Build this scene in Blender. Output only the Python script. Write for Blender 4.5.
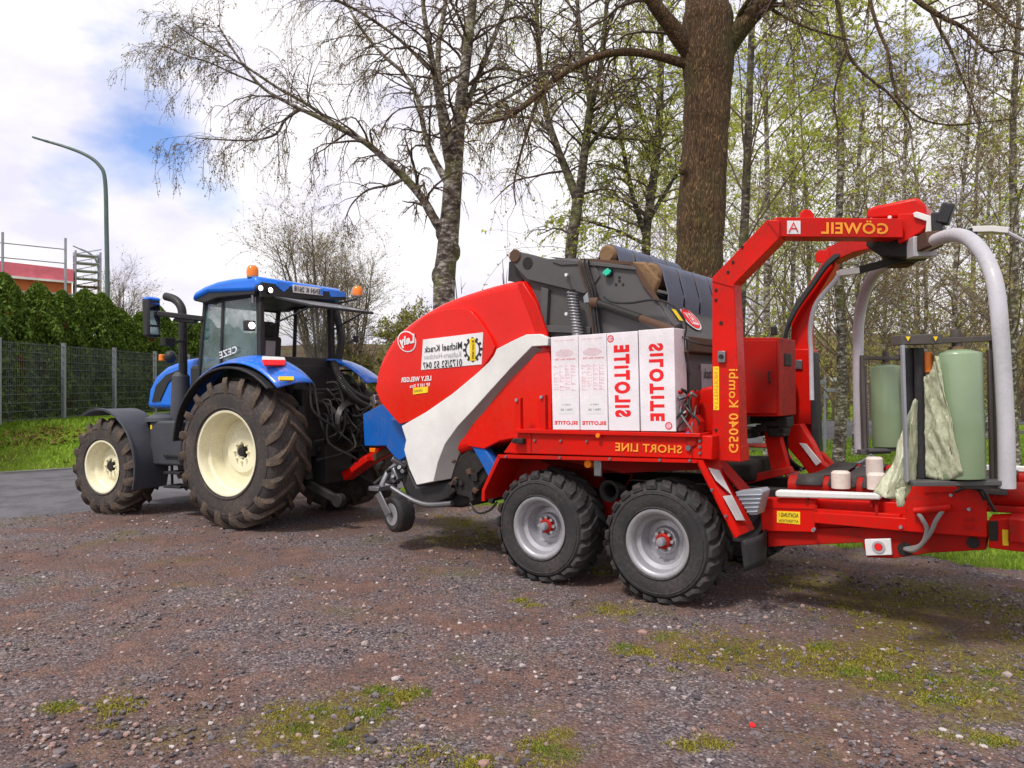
import bpy, bmesh, math, random
from mathutils import Vector, Matrix, noise
rad = math.radians
SC = bpy.context.scene
for o in list(bpy.data.objects):
    bpy.data.objects.remove(o, do_unlink=True)
COL = SC.collection
# ------------------------------------------------------------------ camera, sky, sun, exposure
EYE = 1.85; FOC = 768.0
cam = bpy.data.cameras.new('camera'); cam.lens = 27; cam.sensor_width = 36; cam.clip_start = .05; cam.clip_end = 3000
camo = bpy.data.objects.new('camera', cam); COL.objects.link(camo)
camo.location = (0, 0, EYE); camo.rotation_euler = (rad(90), 0, 0); SC.camera = camo
SUN_EL, SUN_AZ = 56, 222          # azimuth clockwise from +Y
world = bpy.data.worlds.new('World'); SC.world = world; world.use_nodes = True
def build_world():
    nt = world.node_tree; N = nt.nodes; L = nt.links; N.clear()
    out = N.new('ShaderNodeOutputWorld'); bg1 = N.new('ShaderNodeBackground'); bg2 = N.new('ShaderNodeBackground'); mx = N.new('ShaderNodeMixShader')
    sky = N.new('ShaderNodeTexSky'); sky.sky_type = 'NISHITA'; sky.sun_disc = False
    sky.sun_elevation = rad(SUN_EL); sky.sun_rotation = rad(SUN_AZ); sky.dust_density = .6; sky.ozone_density = 2.5
    hs = N.new('ShaderNodeHueSaturation'); hs.inputs['Saturation'].default_value = 1.15; hs.inputs['Hue'].default_value = .515; hs.inputs['Value'].default_value = 1.25; L.new(sky.outputs[0], hs.inputs['Color']); L.new(hs.outputs[0], bg1.inputs[0]); bg1.inputs[1].default_value = .15
    tc = N.new('ShaderNodeTexCoord')
    mp = N.new('ShaderNodeMapping'); mp.inputs['Scale'].default_value = (1.6, 1.6, 3.4); L.new(tc.outputs['Generated'], mp.inputs[0])
    n1 = N.new('ShaderNodeTexNoise'); n1.inputs['Scale'].default_value = 2.1; n1.inputs['Detail'].default_value = 9; n1.inputs['Roughness'].default_value = .58
    L.new(mp.outputs[0], n1.inputs['Vector'])
    def math_(op, a, b=None, c=False):
        m = N.new('ShaderNodeMath'); m.operation = op; m.use_clamp = c
        for i, x in enumerate((a, b)):
            if x is None: continue
            if isinstance(x, (int, float)): m.inputs[i].default_value = x
            else: L.new(x, m.inputs[i])
        return m.outputs[0]
    acc = None
    # openings in the cloud deck: directions and sizes
    for (u, v, size, amt) in ((135, 115, .06, .24), (175, 155, .05, .22), (235, 195, .05, .17), (150, 45, .10, .09), (45, 185, .06, .07), (250, 60, .09, .07), (530, 190, .05, .12), (670, 90, .08, .18), (900, 40, .14, .17), (1000, 200, .12, .12), (810, 130, .09, .13)):
        d = Vector(((u-512)/FOC, 1, -(v-384)/FOC)).normalized()
        vm = N.new('ShaderNodeVectorMath'); vm.operation = 'DISTANCE'; L.new(tc.outputs['Generated'], vm.inputs[0]); vm.inputs[1].default_value = d
        q = math_('DIVIDE', vm.outputs['Value'], size); q = math_('MULTIPLY', q, q); q = math_('MULTIPLY', q, -1.0); q = math_('EXPONENT', q); q = math_('MULTIPLY', q, amt)
        acc = q if acc is None else math_('ADD', acc, q)
    s = math_('SUBTRACT', n1.outputs[0], acc)
    rp = N.new('ShaderNodeValToRGB'); L.new(s, rp.inputs[0]); e = rp.color_ramp.elements
    e[0].position = .10; e[0].color = (0, 0, 0, 1); e[1].position = .36; e[1].color = (1, 1, 1, 1)
    n2 = N.new('ShaderNodeTexNoise'); n2.inputs['Scale'].default_value = 3.3; n2.inputs['Detail'].default_value = 7; L.new(mp.outputs[0], n2.inputs['Vector'])
    cr = N.new('ShaderNodeValToRGB'); L.new(n2.outputs[0], cr.inputs[0]); ce = cr.color_ramp.elements
    ce[0].position = .34; ce[0].color = (.80, .78, .93, 1); ce[1].position = .50; ce[1].color = (1.0, .975, 1.0, 1)
    L.new(cr.outputs[0], bg2.inputs[0]); bg2.inputs[1].default_value = 1.0
    L.new(rp.outputs[0], mx.inputs[0]); L.new(bg1.outputs[0], mx.inputs[1]); L.new(bg2.outputs[0], mx.inputs[2]); L.new(mx.outputs[0], out.inputs[0])
build_world()
sl = bpy.data.lights.new('sun', 'SUN'); sl.energy = 2.9; sl.angle = rad(9); sl.color = (1, .95, .88)
so = bpy.data.objects.new('sun', sl); COL.objects.link(so)
sd = Vector((math.sin(rad(SUN_AZ))*math.cos(rad(SUN_EL)), math.cos(rad(SUN_AZ))*math.cos(rad(SUN_EL)), math.sin(rad(SUN_EL))))
so.rotation_euler = sd.to_track_quat('Z', 'Y').to_euler()
vs = SC.view_settings; vs.view_transform = 'Standard'; vs.look = 'None'; vs.exposure = 0.14; vs.gamma = 1; vs.use_curve_mapping = False

# ------------------------------------------------------------------ materials
def _mat(name):
    m = bpy.data.materials.new(name); m.use_nodes = True; nt = m.node_tree
    return m, nt, nt.nodes, nt.links, nt.nodes['Principled BSDF']
def ramp(N, L, src, stops):
    r = N.new('ShaderNodeValToRGB'); L.new(src, r.inputs[0]); e = r.color_ramp.elements
    while len(e) < len(stops): e.new(.5)
    for k, (p, c) in enumerate(stops): e[k].position = p; e[k].color = (c[0], c[1], c[2], 1) if not isinstance(c, (int, float)) else (c, c, c, 1)
    return r.outputs[0]
def noisetex(N, L, vec, scale, detail=5, rough=.55):
    n = N.new('ShaderNodeTexNoise'); n.inputs['Scale'].default_value = scale; n.inputs['Detail'].default_value = detail; n.inputs['Roughness'].default_value = rough
    L.new(vec, n.inputs['Vector']); return n.outputs[0]
def mixc(N, L, f, a, b):
    m = N.new('ShaderNodeMix'); m.data_type = 'RGBA'
    if isinstance(f, (int, float)): m.inputs[0].default_value = f
    else: L.new(f, m.inputs[0])
    for i, x in ((6, a), (7, b)):
        if isinstance(x, tuple): m.inputs[i].default_value = (x[0], x[1], x[2], 1)
        else: L.new(x, m.inputs[i])
    return m.outputs[2]
def bump(N, L, P, h, st, dist=.01):
    b = N.new('ShaderNodeBump'); b.inputs['Strength'].default_value = st; b.inputs['Distance'].default_value = dist
    L.new(h, b.inputs['Height']); L.new(b.outputs[0], P.inputs['Normal'])
def paint(name, col, rough=.32, dirt=.25, metal=0., dirtcol=(.16, .11, .07), coat=.25, scale=3., b=.05, spec=.3):
    m, nt, N, L, P = _mat(name)
    tc = N.new('ShaderNodeTexCoord').outputs['Object']
    n = noisetex(N, L, tc, scale, 8, .65); f = noisetex(N, L, tc, scale*14, 6, .6)
    mm = N.new('ShaderNodeMath'); mm.operation = 'MULTIPLY'; L.new(n, mm.inputs[0]); L.new(f, mm.inputs[1])
    d = ramp(N, L, mm.outputs[0], [(.22, 0.), (.48, dirt)])
    tone = mixc(N, L, ramp(N, L, noisetex(N, L, tc, scale*.7, 3), [(.35, 0.), (.65, 1.)]), tuple(c*.88 for c in col), tuple(min(1, c*1.08) for c in col))
    c = mixc(N, L, d, tone, dirtcol); L.new(c, P.inputs['Base Color'])
    r = ramp(N, L, mm.outputs[0], [(.2, rough), (.5, min(1, rough+.35))]); L.new(r, P.inputs['Roughness'])
    P.inputs['Specular IOR Level'].default_value = spec; P.inputs['Metallic'].default_value = metal; P.inputs['Coat Weight'].default_value = coat; P.inputs['Coat Roughness'].default_value = .12
    bump(N, L, P, f, b, .01)
    return m
M = {}
M['red'] = paint('red_paint', (.60, .007, .003), .34, .55, coat=.06, spec=.16, dirtcol=(.13, .03, .02), scale=2.2, b=.1)
M['hoodred'] = paint('red_plastic_hood', (.70, .008, .003), .22, .10, coat=.42, scale=1.2, b=.01, spec=.12)
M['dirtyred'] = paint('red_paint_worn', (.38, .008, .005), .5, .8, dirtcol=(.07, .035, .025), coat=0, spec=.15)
M['blue'] = paint('blue_paint', (.004, .165, .78), .25, .10, coat=.5, scale=1.5, b=.015)
M['dustblue'] = paint('blue_paint_dusty', (.004, .16, .74), .28, .85, dirtcol=(.40, .22, .13), coat=.4, scale=1.3, b=.02)
M['dblue'] = paint('blue_paint_deep', (.003, .105, .44), .35, .45, coat=.1)
M['cream'] = paint('cream_rim_paint', (.80, .76, .55), .35, .35, coat=.1, dirtcol=(.35, .28, .18))
M['white'] = paint('white_panel', (.72, .71, .70), .4, .2, coat=.1, dirtcol=(.3, .26, .22))
M['armwhite'] = paint('pale_grey_tube_paint', (.47, .46, .50), .4, .35, coat=.1, dirtcol=(.22, .2, .18))
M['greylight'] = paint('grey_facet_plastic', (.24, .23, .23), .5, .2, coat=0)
M['grey'] = paint('grey_steel_plate', (.085, .082, .088), .5, .55, dirtcol=(.13, .095, .065), coat=0)
M['steel'] = paint('bare_steel', (.24, .24, .26), .35, .35, metal=.8, coat=0)
M['rust'] = paint('rusty_steel', (.095, .052, .034), .8, .6, dirtcol=(.05, .04, .035), coat=0, b=.3)
M['silver'] = paint('silver_rim_paint', (.40, .40, .43), .33, .45, metal=.45, coat=.1)
M['black'] = paint('black_plastic', (.022, .022, .025), .45, .35, dirtcol=(.10, .08, .07), coat=0)
M['dark'] = paint('greasy_black_steel', (.016, .015, .015), .6, .5, dirtcol=(.07, .05, .04), coat=0, b=.2)
M['hose'] = paint('black_rubber_hose', (.02, .02, .022), .4, .3, coat=0)
M['plastgrey'] = paint('charcoal_plastic', (.055, .058, .072), .5, .25, coat=0, b=.08, dirtcol=(.14, .13, .13))
M['tyre'] = paint('tyre_rubber', (.045, .040, .040), .75, .8, dirtcol=(.17, .125, .10), coat=0, scale=2.2, b=.25)
M['tyre2'] = paint('tyre_rubber_dark', (.030, .029, .031), .7, .65, dirtcol=(.12, .09, .08), coat=0, scale=2.2, b=.25)
M['lug'] = paint('tyre_lug_rubber', (.055, .043, .036), .8, .9, dirtcol=(.24, .16, .11), coat=0, scale=5, b=.3)
M['belt'] = paint('blue_grey_bale_belt', (.115, .135, .20), .6, .4, dirtcol=(.2, .16, .12), coat=0)
M['hay'] = paint('dried_hay_crust', (.26, .16, .085), .95, .9, dirtcol=(.12, .07, .04), coat=0, b=1., scale=8)
M['wbelt'] = paint('black_table_belt', (.04, .036, .036), .6, .6, dirtcol=(.14, .10, .09), coat=0)
M['film'] = paint('green_stretch_film', (.22, .30, .18), .28, .06, coat=.5, b=.01)
M['card'] = paint('white_card', (.80, .75, .80), .7, .25, coat=0, b=.02)
M['roller'] = paint('pale_plastic_roller', (.72, .62, .56), .5, .4, dirtcol=(.4, .22, .18), coat=0)
M['orange'] = paint('orange_lens', (.85, .20, .01), .15, .0, coat=.6)
M['yellow'] = paint('yellow_sticker', (.85, .60, .02), .5, .1, coat=0)
M['inkred'] = paint('red_ink', (.78, .015, .02), .6, 0, coat=0)
M['inkpink'] = paint('pink_print', (.78, .40, .46), .7, 0, coat=0)
M['inkblack'] = paint('black_print', (.03, .03, .035), .6, 0, coat=0)
M['inkgrey'] = paint('grey_print', (.42, .40, .44), .6, 0, coat=0)
M['letter'] = paint('orange_lettering', (.85, .32, .03), .5, .1, coat=0)
M['plate'] = paint('white_sticker', (.75, .74, .76), .45, .12, coat=.1)
M['green'] = paint('green_cap', (.02, .50, .33), .4, 0)
M['zinc'] = paint('galvanised_steel', (.33, .35, .40), .45, .2, metal=.5, coat=0)
M['mesh'] = paint('grey_fence_wire', (.13, .145, .165), .5, .2, metal=.2, coat=0)
M['lamppole'] = paint('grey_green_pole', (.10, .14, .14), .5, .2, coat=0)
M['brick'] = paint('orange_brick', (.55, .16, .05), .85, .3, coat=0, dirtcol=(.4, .2, .12))
M['sheet'] = paint('pink_roof_sheeting', (.72, .16, .22), .6, .2, coat=0)
M['seat'] = paint('dark_seat_cloth', (.03, .03, .035), .8, .2, coat=0)
def glassm(name, col, alpha, rough=.03):
    m, nt, N, L, P = _mat(name)
    P.inputs['Base Color'].default_value = (*col, 1); P.inputs['Roughness'].default_value = rough; P.inputs['Alpha'].default_value = alpha
    P.inputs['Specular IOR Level'].default_value = .8
    return m
M['glass'] = glassm('tinted_glass', (.06, .13, .13), .38)
M['glassclear'] = glassm('clear_window_glass', (.12, .17, .15), .16)
def emi(name, col, s):
    m, nt, N, L, P = _mat(name); P.inputs['Base Color'].default_value = (.8, .8, .8, 1)
    P.inputs['Emission Color'].default_value = (*col, 1); P.inputs['Emission Strength'].default_value = s; return m
M['glass_skywhite'] = glassm('glass_painted_sky_white', (.75, .76, .80), .8)  # bright sky in the opened rear pane is put into its white colour
def _gw():
    m = M['glass_skywhite']; nt = m.node_tree; N = nt.nodes; L = nt.links; P = N['Principled BSDF']; t = N.new('ShaderNodeBsdfTranslucent'); t.inputs[0].default_value = (.9, .9, .92, 1)
    mx = N.new('ShaderNodeMixShader'); mx.inputs[0].default_value = .6; L.new(P.outputs[0], mx.inputs[1]); L.new(t.outputs[0], mx.inputs[2]); L.new(mx.outputs[0], N['Material Output'].inputs[0])
_gw()
def _gl():
    m = M['glass']; N = m.node_tree.nodes; L = m.node_tree.links; P = N['Principled BSDF']; P.inputs['Specular IOR Level'].default_value = 1
    P.inputs['Coat Weight'].default_value = 1; tc = N.new('ShaderNodeTexCoord').outputs['Object']; n = noisetex(N, L, tc, 2.4, 3, .5); bump(N, L, P, n, .35, .06)
    L.new(ramp(N, L, noisetex(N, L, tc, 3.0, 5, .6), [(.42, .30), (.6, .62)]), P.inputs['Alpha'])
_gl()
M['lit'] = emi('lit_work_lamp', (1, .97, .92), 6)
def solid(name, col, rough=.8, trans=0):
    m, nt, N, L, P = _mat(name); P.inputs['Base Color'].default_value = (*col, 1); P.inputs['Roughness'].default_value = rough
    P.inputs['Specular IOR Level'].default_value = .2
    return m
def leafm(name, c1, c2, rough=.6, trans=.35):
    m, nt, N, L, P = _mat(name)
    oi = N.new('ShaderNodeNewGeometry'); tc = N.new('ShaderNodeTexCoord')
    n = noisetex(N, L, tc.outputs['Object'], 1.1, 5, .7)
    mm = N.new('ShaderNodeMath'); mm.operation = 'ADD'; L.new(oi.outputs['Random Per Island'], mm.inputs[0]); L.new(n, mm.inputs[1])
    c = ramp(N, L, mm.outputs[0], [(.5, c1), (1.1 if False else 1., c2)])
    L.new(c, P.inputs['Base Color']); P.inputs['Roughness'].default_value = rough; P.inputs['Specular IOR Level'].default_value = .25
    if trans:
        t = N.new('ShaderNodeBsdfTranslucent'); L.new(c, t.inputs[0]); mx = N.new('ShaderNodeMixShader'); mx.inputs[0].default_value = trans
        L.new(P.outputs[0], mx.inputs[1]); L.new(t.outputs[0], mx.inputs[2]); L.new(mx.outputs[0], N['Material Output'].inputs[0])
    return m
M['leaf'] = leafm('young_birch_leaves', (.27, .33, .035), (.58, .62, .10))
M['bud'] = leafm('brown_buds', (.16, .11, .06), (.34, .28, .11), trans=.15)
M['thuja'] = leafm('thuja_foliage', (.022, .048, .005), (.12, .19, .02), trans=.15)
M['thujabrown'] = leafm('browned_thuja_sprays', (.06, .03, .01), (.13, .06, .02), trans=.1)
M['bush'] = leafm('olive_foliage', (.10, .10, .02), (.30, .29, .06))
M['brown'] = leafm('dry_brush', (.11, .075, .035), (.26, .19, .08), trans=.1)
M['grassb'] = leafm('grass_blades', (.10, .20, .010), (.28, .42, .04), trans=.3)
M['moss'] = leafm('moss_tufts', (.13, .12, .015), (.30, .27, .04), trans=.2)
M['twig'] = solid('dark_twigs', (.085, .058, .048))
M['twigmid'] = solid('birch_twigs', (.17, .125, .10))
M['twigbrown'] = solid('brown_twigs', (.13, .10, .075))
M['stone'] = leafm('gravel_stones', (.10, .085, .09), (.30, .25, .25), .85, trans=0)
M['dryleaf'] = leafm('dead_leaves', (.16, .08, .03), (.32, .18, .08), trans=.1)
def barkm(name, kind):
    m, nt, N, L, P = _mat(name)
    tc = N.new('ShaderNodeTexCoord').outputs['Object']
    mp = N.new('ShaderNodeMapping'); L.new(tc, mp.inputs[0])
    if kind == 'oak':
        mp.inputs['Scale'].default_value = (9, 9, 1.6)
        n = noisetex(N, L, mp.outputs[0], 2.4, 9, .7)
        v = N.new('ShaderNodeTexVoronoi'); v.feature = 'DISTANCE_TO_EDGE'; v.inputs['Scale'].default_value = 4.4; v.inputs['Randomness'].default_value = 1
        L.new(mp.outputs[0], v.inputs['Vector'])
        base = ramp(N, L, n, [(.3, (.035, .018, .008)), (.5, (.135, .072, .030)), (.72, (.30, .175, .08))])
        dk = ramp(N, L, v.outputs['Distance'], [(0., (.25, .25, .25)), (.16, (1, 1, 1))])
        mu = N.new('ShaderNodeMix'); mu.data_type = 'RGBA'; mu.blend_type = 'MULTIPLY'; mu.inputs[0].default_value = .8; L.new(base, mu.inputs[6]); L.new(dk, mu.inputs[7])
        g = ramp(N, L, noisetex(N, L, tc, 1.3, 6, .6), [(.50, 0.), (.66, .5)])
        L.new(mixc(N, L, g, mu.outputs[2], (.075, .075, .012)), P.inputs['Base Color'])
        ad = N.new('ShaderNodeMath'); ad.operation = 'MULTIPLY_ADD'; L.new(v.outputs['Distance'], ad.inputs[0]); ad.inputs[1].default_value = 2.5; L.new(n, ad.inputs[2])
        bump(N, L, P, ad.outputs[0], 1., .03)
    else:
        mp.inputs['Scale'].default_value = (3.2, 3.2, 7)
        n = noisetex(N, L, mp.outputs[0], 2.0, 8, .75)
        w = {'birch': (.46, .44, .40), 'mossbirch': (.30, .30, .17), 'pale': (.62, .58, .52)}[kind]
        k = {'birch': .50, 'mossbirch': .54, 'pale': .47}[kind]
        base = ramp(N, L, n, [(k-.07, (.035, .026, .022)), (k+.02, (.14, .11, .09)), (k+.10, w)])
        g = ramp(N, L, noisetex(N, L, tc, 2.3, 5, .6), [(.48, 0.), (.68, .6 if kind != 'pale' else .3)])
        L.new(mixc(N, L, g, base, (.16, .17, .035)), P.inputs['Base Color']); bump(N, L, P, n, .8, .02)
    P.inputs['Roughness'].default_value = .9
    return m
for k in ('oak', 'birch', 'mossbirch', 'pale'): M['bark_'+k] = barkm(k+'_bark', k)
M['bark_brown'] = paint('grey_brown_bark', (.15, .12, .10), .9, .6, coat=0, dirtcol=(.05, .04, .035), scale=6, b=.5)

# ------------------------------------------------------------------ mesh builder
class MB:
    def __init__(s): s.v = []; s.f = []; s.m = []; s.mi = 0
    def add(s, vs, fs):
        b = len(s.v); s.v += [tuple(p) for p in vs]; s.f += [tuple(b+i for i in f) for f in fs]; s.m += [s.mi]*len(fs); return s
    def box(s, c, d, rot=None, taper=1.):
        vs = []
        for k in (-1, 1):
            t = taper if k > 0 else 1.
            for (i, j) in ((-1, -1), (1, -1), (1, 1), (-1, 1)): vs.append(Vector((i*d[0]/2*t, j*d[1]/2*t, k*d[2]/2)))
        if rot is not None:
            R = rot if isinstance(rot, Matrix) else Matrix.Rotation(rot[2], 3, 'Z') @ Matrix.Rotation(rot[1], 3, 'Y') @ Matrix.Rotation(rot[0], 3, 'X')
            vs = [R @ p for p in vs]
        c = Vector(c); return s.add([p+c for p in vs], [(3, 2, 1, 0), (4, 5, 6, 7), (0, 1, 5, 4), (1, 2, 6, 5), (2, 3, 7, 6), (3, 0, 4, 7)])
    def prism(s, pts, y0, y1):
        n = len(pts); vs = [(p[0], y0, p[1]) for p in pts]+[(p[0], y1, p[1]) for p in pts]
        return s.add(vs, [tuple(range(n)), tuple(range(2*n-1, n-1, -1))]+[(i, i+n, (i+1) % n+n, (i+1) % n) for i in range(n)])
    def prismv(s, poly, off):   # planar 3D polygon extruded by a vector
        n = len(poly); off = Vector(off); vs = [Vector(p) for p in poly]; vs += [p+off for p in vs]
        return s.add(vs, [tuple(range(n)), tuple(range(2*n-1, n-1, -1))]+[(i, i+n, (i+1) % n+n, (i+1) % n) for i in range(n)])
    def strip(s, pts, y0, y1, t):  # bent plate: polyline in xz, thickness t
        n = len(pts); P = [Vector((p[0], p[1])) for p in pts]; nr = []
        for i in range(n):
            d = (P[min(i+1, n-1)]-P[max(i-1, 0)]).normalized(); nr.append(Vector((-d.y, d.x)))
        vs = []
        for i in range(n):
            a = P[i]; b = P[i]+nr[i]*t
            vs += [(a.x, y0, a.y), (a.x, y1, a.y), (b.x, y1, b.y), (b.x, y0, b.y)]
        fs = [(0, 1, 2, 3), (4*n-1, 4*n-2, 4*n-3, 4*n-4)]
        for i in range(n-1):
            for k in range(4): fs.append((4*i+k, 4*i+4+k, 4*i+4+(k+1) % 4, 4*i+(k+1) % 4))
        return s.add(vs, fs)
    def _frames(s, path, up=None):
        P = [Vector(p) for p in path]; n = len(P); out = []
        ref = Vector(up) if up is not None else None
        prev = None
        for i in range(n):
            d = Vector((0, 0, 0))
            if i > 0: d += (P[i]-P[i-1]).normalized()
            if i < n-1: d += (P[i+1]-P[i]).normalized()
            if d.length < 1e-6: d = Vector((0, 0, 1))
            d.normalize()
            if ref is not None: a = ref - d*ref.dot(d)
            elif prev is None:
                q = Vector((0, 0, 1)) if abs(d.z) < .9 else Vector((1, 0, 0)); a = q-d*q.dot(d)
            else: a = prev-d*prev.dot(d)
            a.normalize(); prev = a; b = d.cross(a)
            k = 1.
            if 0 < i < n-1:
                c = (P[i]-P[i-1]).normalized().dot((P[i+1]-P[i]).normalized()); k = 1/max(.55, math.sqrt((1+c)/2))
            out.append((P[i], d, a, b, k))
        return out
    def tube(s, path, r, n=8, cap=True):
        fr = s._frames(path); vs = []; L = len(fr)
        for i, (p, d, a, b, k) in enumerate(fr):
            rr = r[i] if isinstance(r, (list, tuple)) else r
            for j in range(n):
                t = 2*math.pi*j/n; vs.append(p+a*(rr*math.cos(t))+b*(rr*math.sin(t)))
        fs = [(i*n+j, i*n+(j+1) % n, (i+1)*n+(j+1) % n, (i+1)*n+j) for i in range(L-1) for j in range(n)]
        if cap: fs += [tuple(range(n-1, -1, -1)), tuple((L-1)*n+j for j in range(n))]
        return s.add(vs, fs)
    def beam(s, path, w, h, up=(0, 1, 0)):   # rectangular section: w along 'up', h across
        fr = s._frames(path, up); vs = []; L = len(fr)
        for i, (p, d, a, b, k) in enumerate(fr):
            for (i1, j1) in ((-1, -1), (1, -1), (1, 1), (-1, 1)): vs.append(p+a*(w/2*i1)+b*(h/2*j1*k))
        fs = [(i*4+j, i*4+(j+1) % 4, (i+1)*4+(j+1) % 4, (i+1)*4+j) for i in range(L-1) for j in range(4)]+[(3, 2, 1, 0), tuple((L-1)*4+j for j in range(4))]
        return s.add(vs, fs)
    def cyl(s, p0, p1, r0, r1=None, n=16): return s.tube([p0, p1], [r0, r0 if r1 is None else r1], n)
    def lathe(s, prof, o=(0, 0, 0), ax=(0, 1, 0), n=32, closed=False):  # prof: (a along axis, r)
        o = Vector(o); ax = Vector(ax).normalized(); q = Vector((0, 0, 1)) if abs(ax.z) < .9 else Vector((1, 0, 0)); a = (q-ax*q.dot(ax)).normalized(); b = ax.cross(a)
        vs = []; m = len(prof)
        for (t, r) in prof:
            for j in range(n):
                g = 2*math.pi*j/n; vs.append(o+ax*t+a*(r*math.cos(g))+b*(r*math.sin(g)))
        K = m if closed else m-1
        fs = [(i*n+j, i*n+(j+1) % n, ((i+1) % m)*n+(j+1) % n, ((i+1) % m)*n+j) for i in range(K) for j in range(n)]
        if not closed:
            if prof[0][1] > 1e-4: fs.append(tuple(range(n-1, -1, -1)))
            if prof[-1][1] > 1e-4: fs.append(tuple((m-1)*n+j for j in range(n)))
        return s.add(vs, fs)
    def ball(s, c, r, n=14, k=8):
        if isinstance(r, (int, float)): r = (r, r, r)
        vs = []; c = Vector(c)
        for i in range(k+1):
            th = math.pi*i/k
            for j in range(n):
                ph = 2*math.pi*j/n; vs.append(c+Vector((r[0]*math.sin(th)*math.cos(ph), r[1]*math.sin(th)*math.sin(ph), r[2]*math.cos(th))))
        return s.add(vs, [(i*n+j, (i+1)*n+j, (i+1)*n+(j+1) % n, i*n+(j+1) % n) for i in range(k) for j in range(n)])
    def grid(s, fn, nu, nv):
        vs = [fn(i/(nu-1), j/(nv-1)) for j in range(nv) for i in range(nu)]
        return s.add(vs, [(j*nu+i, j*nu+i+1, (j+1)*nu+i+1, (j+1)*nu+i) for j in range(nv-1) for i in range(nu-1)])
    def build(s, name, mats, parent=None, bevel=0, ang=35, recalc=True, seg=2, loc=None):
        me = bpy.data.meshes.new(name); me.from_pydata(s.v, [], s.f)
        if not isinstance(mats, (list, tuple)): mats = [mats]
        for m in mats: me.materials.append(M[m] if isinstance(m, str) else m)
        if len(mats) > 1: me.polygons.foreach_set('material_index', s.m)
        if recalc:
            bm = bmesh.new(); bm.from_mesh(me); bmesh.ops.remove_doubles(bm, verts=bm.verts, dist=1e-5) if len(bm.verts) < 20000 else None
            bmesh.ops.recalc_face_normals(bm, faces=bm.faces); bm.to_mesh(me); bm.free()
        if ang:
            me.polygons.foreach_set('use_smooth', [True]*len(me.polygons)); me.set_sharp_from_angle(angle=rad(ang))
        o = bpy.data.objects.new(name, me); COL.objects.link(o)
        if parent is not None: o.parent = parent
        if loc is not None: o.location = loc
        if bevel:
            b = o.modifiers.new('bevel', 'BEVEL'); b.width = bevel; b.segments = seg; b.limit_method = 'ANGLE'; b.angle_limit = rad(40)
        return o
def smoothpath(pts, k=5):
    P = [Vector(p) for p in pts]; out = []
    for i in range(len(P)-1):
        p0 = P[max(i-1, 0)]; p1 = P[i]; p2 = P[i+1]; p3 = P[min(i+2, len(P)-1)]
        for j in range(k):
            t = j/k; out.append(.5*((2*p1)+(p2-p0)*t+(2*p0-5*p1+4*p2-p3)*t*t+(3*p1-p0-3*p2+p3)*t**3))
    out.append(P[-1]); return out
def tag(o, label=None, cat=None, group=None, kind=None):
    if label: o['label'] = label
    if cat: o['category'] = cat
    if group: o['group'] = group
    if kind: o['kind'] = kind
    return o
def empty(name, mw=None, loc=None):
    o = bpy.data.objects.new(name, None); COL.objects.link(o); o.empty_display_size = .3
    if mw is not None: o.matrix_world = mw
    if loc is not None: o.location = loc
    return o
# measured frame of a vehicle: origin, heading; plane helpers turn measured picture points into local coordinates on a chosen plane
class Frame:
    def __init__(s, o, head, pitch):
        s.M = Matrix.Translation(o) @ Matrix.Rotation(rad(head), 4, 'Z') @ Matrix.Rotation(rad(pitch), 4, 'Y'); s.I = s.M.inverted()
    def ray(s, u, v):
        return s.I @ Vector((0, 0, EYE)), s.I.to_3x3() @ Vector(((u-512)/FOC, 1, -(v-384)/FOC))
    def p(s, u, v, y=0.):
        o, d = s.ray(u, v); q = o+d*((y-o.y)/d.y); return (q.x, q.z)
    def p3(s, u, v, y=0.):
        o, d = s.ray(u, v); return o+d*((y-o.y)/d.y)
    def px3(s, u, v, x):
        o, d = s.ray(u, v); return o+d*((x-o.x)/d.x)
    def pn(s, u, v, P0, n):
        o, d = s.ray(u, v); n = Vector(n); return o+d*((Vector(P0)-o).dot(n)/d.dot(n))
    def poly(s, pts, y): return [s.p(u, v, y) for (u, v) in pts]
    def wy(s, u, v, Y): return s.I @ Vector(((u-512)/FOC*Y, Y, EYE-(v-384)/FOC*Y))
def wpt(u, v, Y): return Vector(((u-512)/FOC*Y, Y, EYE-(v-384)/FOC*Y))
FONTC = {}
def lettering(txt, quad, mat, parent, name='lettering', order='mirror', bold=.02, depth=.003, out=(0, 1, 0), space=1.08):
    """text laid on a quad TL,TR,BR,BL (3D, as seen from outside); the photograph's writing is mirrored"""
    c = bpy.data.curves.new('t', 'FONT'); c.body = txt; c.size = 1; c.offset = bold; c.resolution_u = 3; c.space_character = space
    t = bpy.data.objects.new('t', c); COL.objects.link(t); bpy.context.view_layer.update()
    dg = bpy.context.evaluated_depsgraph_get(); me = bpy.data.meshes.new_from_object(t.evaluated_get(dg)); bpy.data.objects.remove(t, do_unlink=True)
    vs = [v.co.copy() for v in me.vertices]; fs = [tuple(p.vertices) for p in me.polygons]; bpy.data.meshes.remove(me)
    if not vs: return
    x0 = min(v.x for v in vs); x1 = max(v.x for v in vs); y0 = min(v.y for v in vs); y1 = max(v.y for v in vs)
    TL, TR, BR, BL = [Vector(q) for q in quad]; out = Vector(out)
    nv = []
    for v in vs:
        a = (v.x-x0)/(x1-x0); b = (v.y-y0)/(y1-y0)
        if order == 'mirror': s_, t_ = 1-a, b            # s: left->right on quad, t: bottom->top
        elif order == 'up': s_, t_ = b, a                # reads upward, mirrored
        elif order == 'down': s_, t_ = 1-b, 1-a
        elif order == 'plain': s_, t_ = a, b
        top = TL.lerp(TR, s_); bot = BL.lerp(BR, s_); nv.append(bot.lerp(top, t_)+out*depth)
    m = MB(); m.add(nv, fs); return m.build(name, mat, parent, recalc=False, ang=0)
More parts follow.
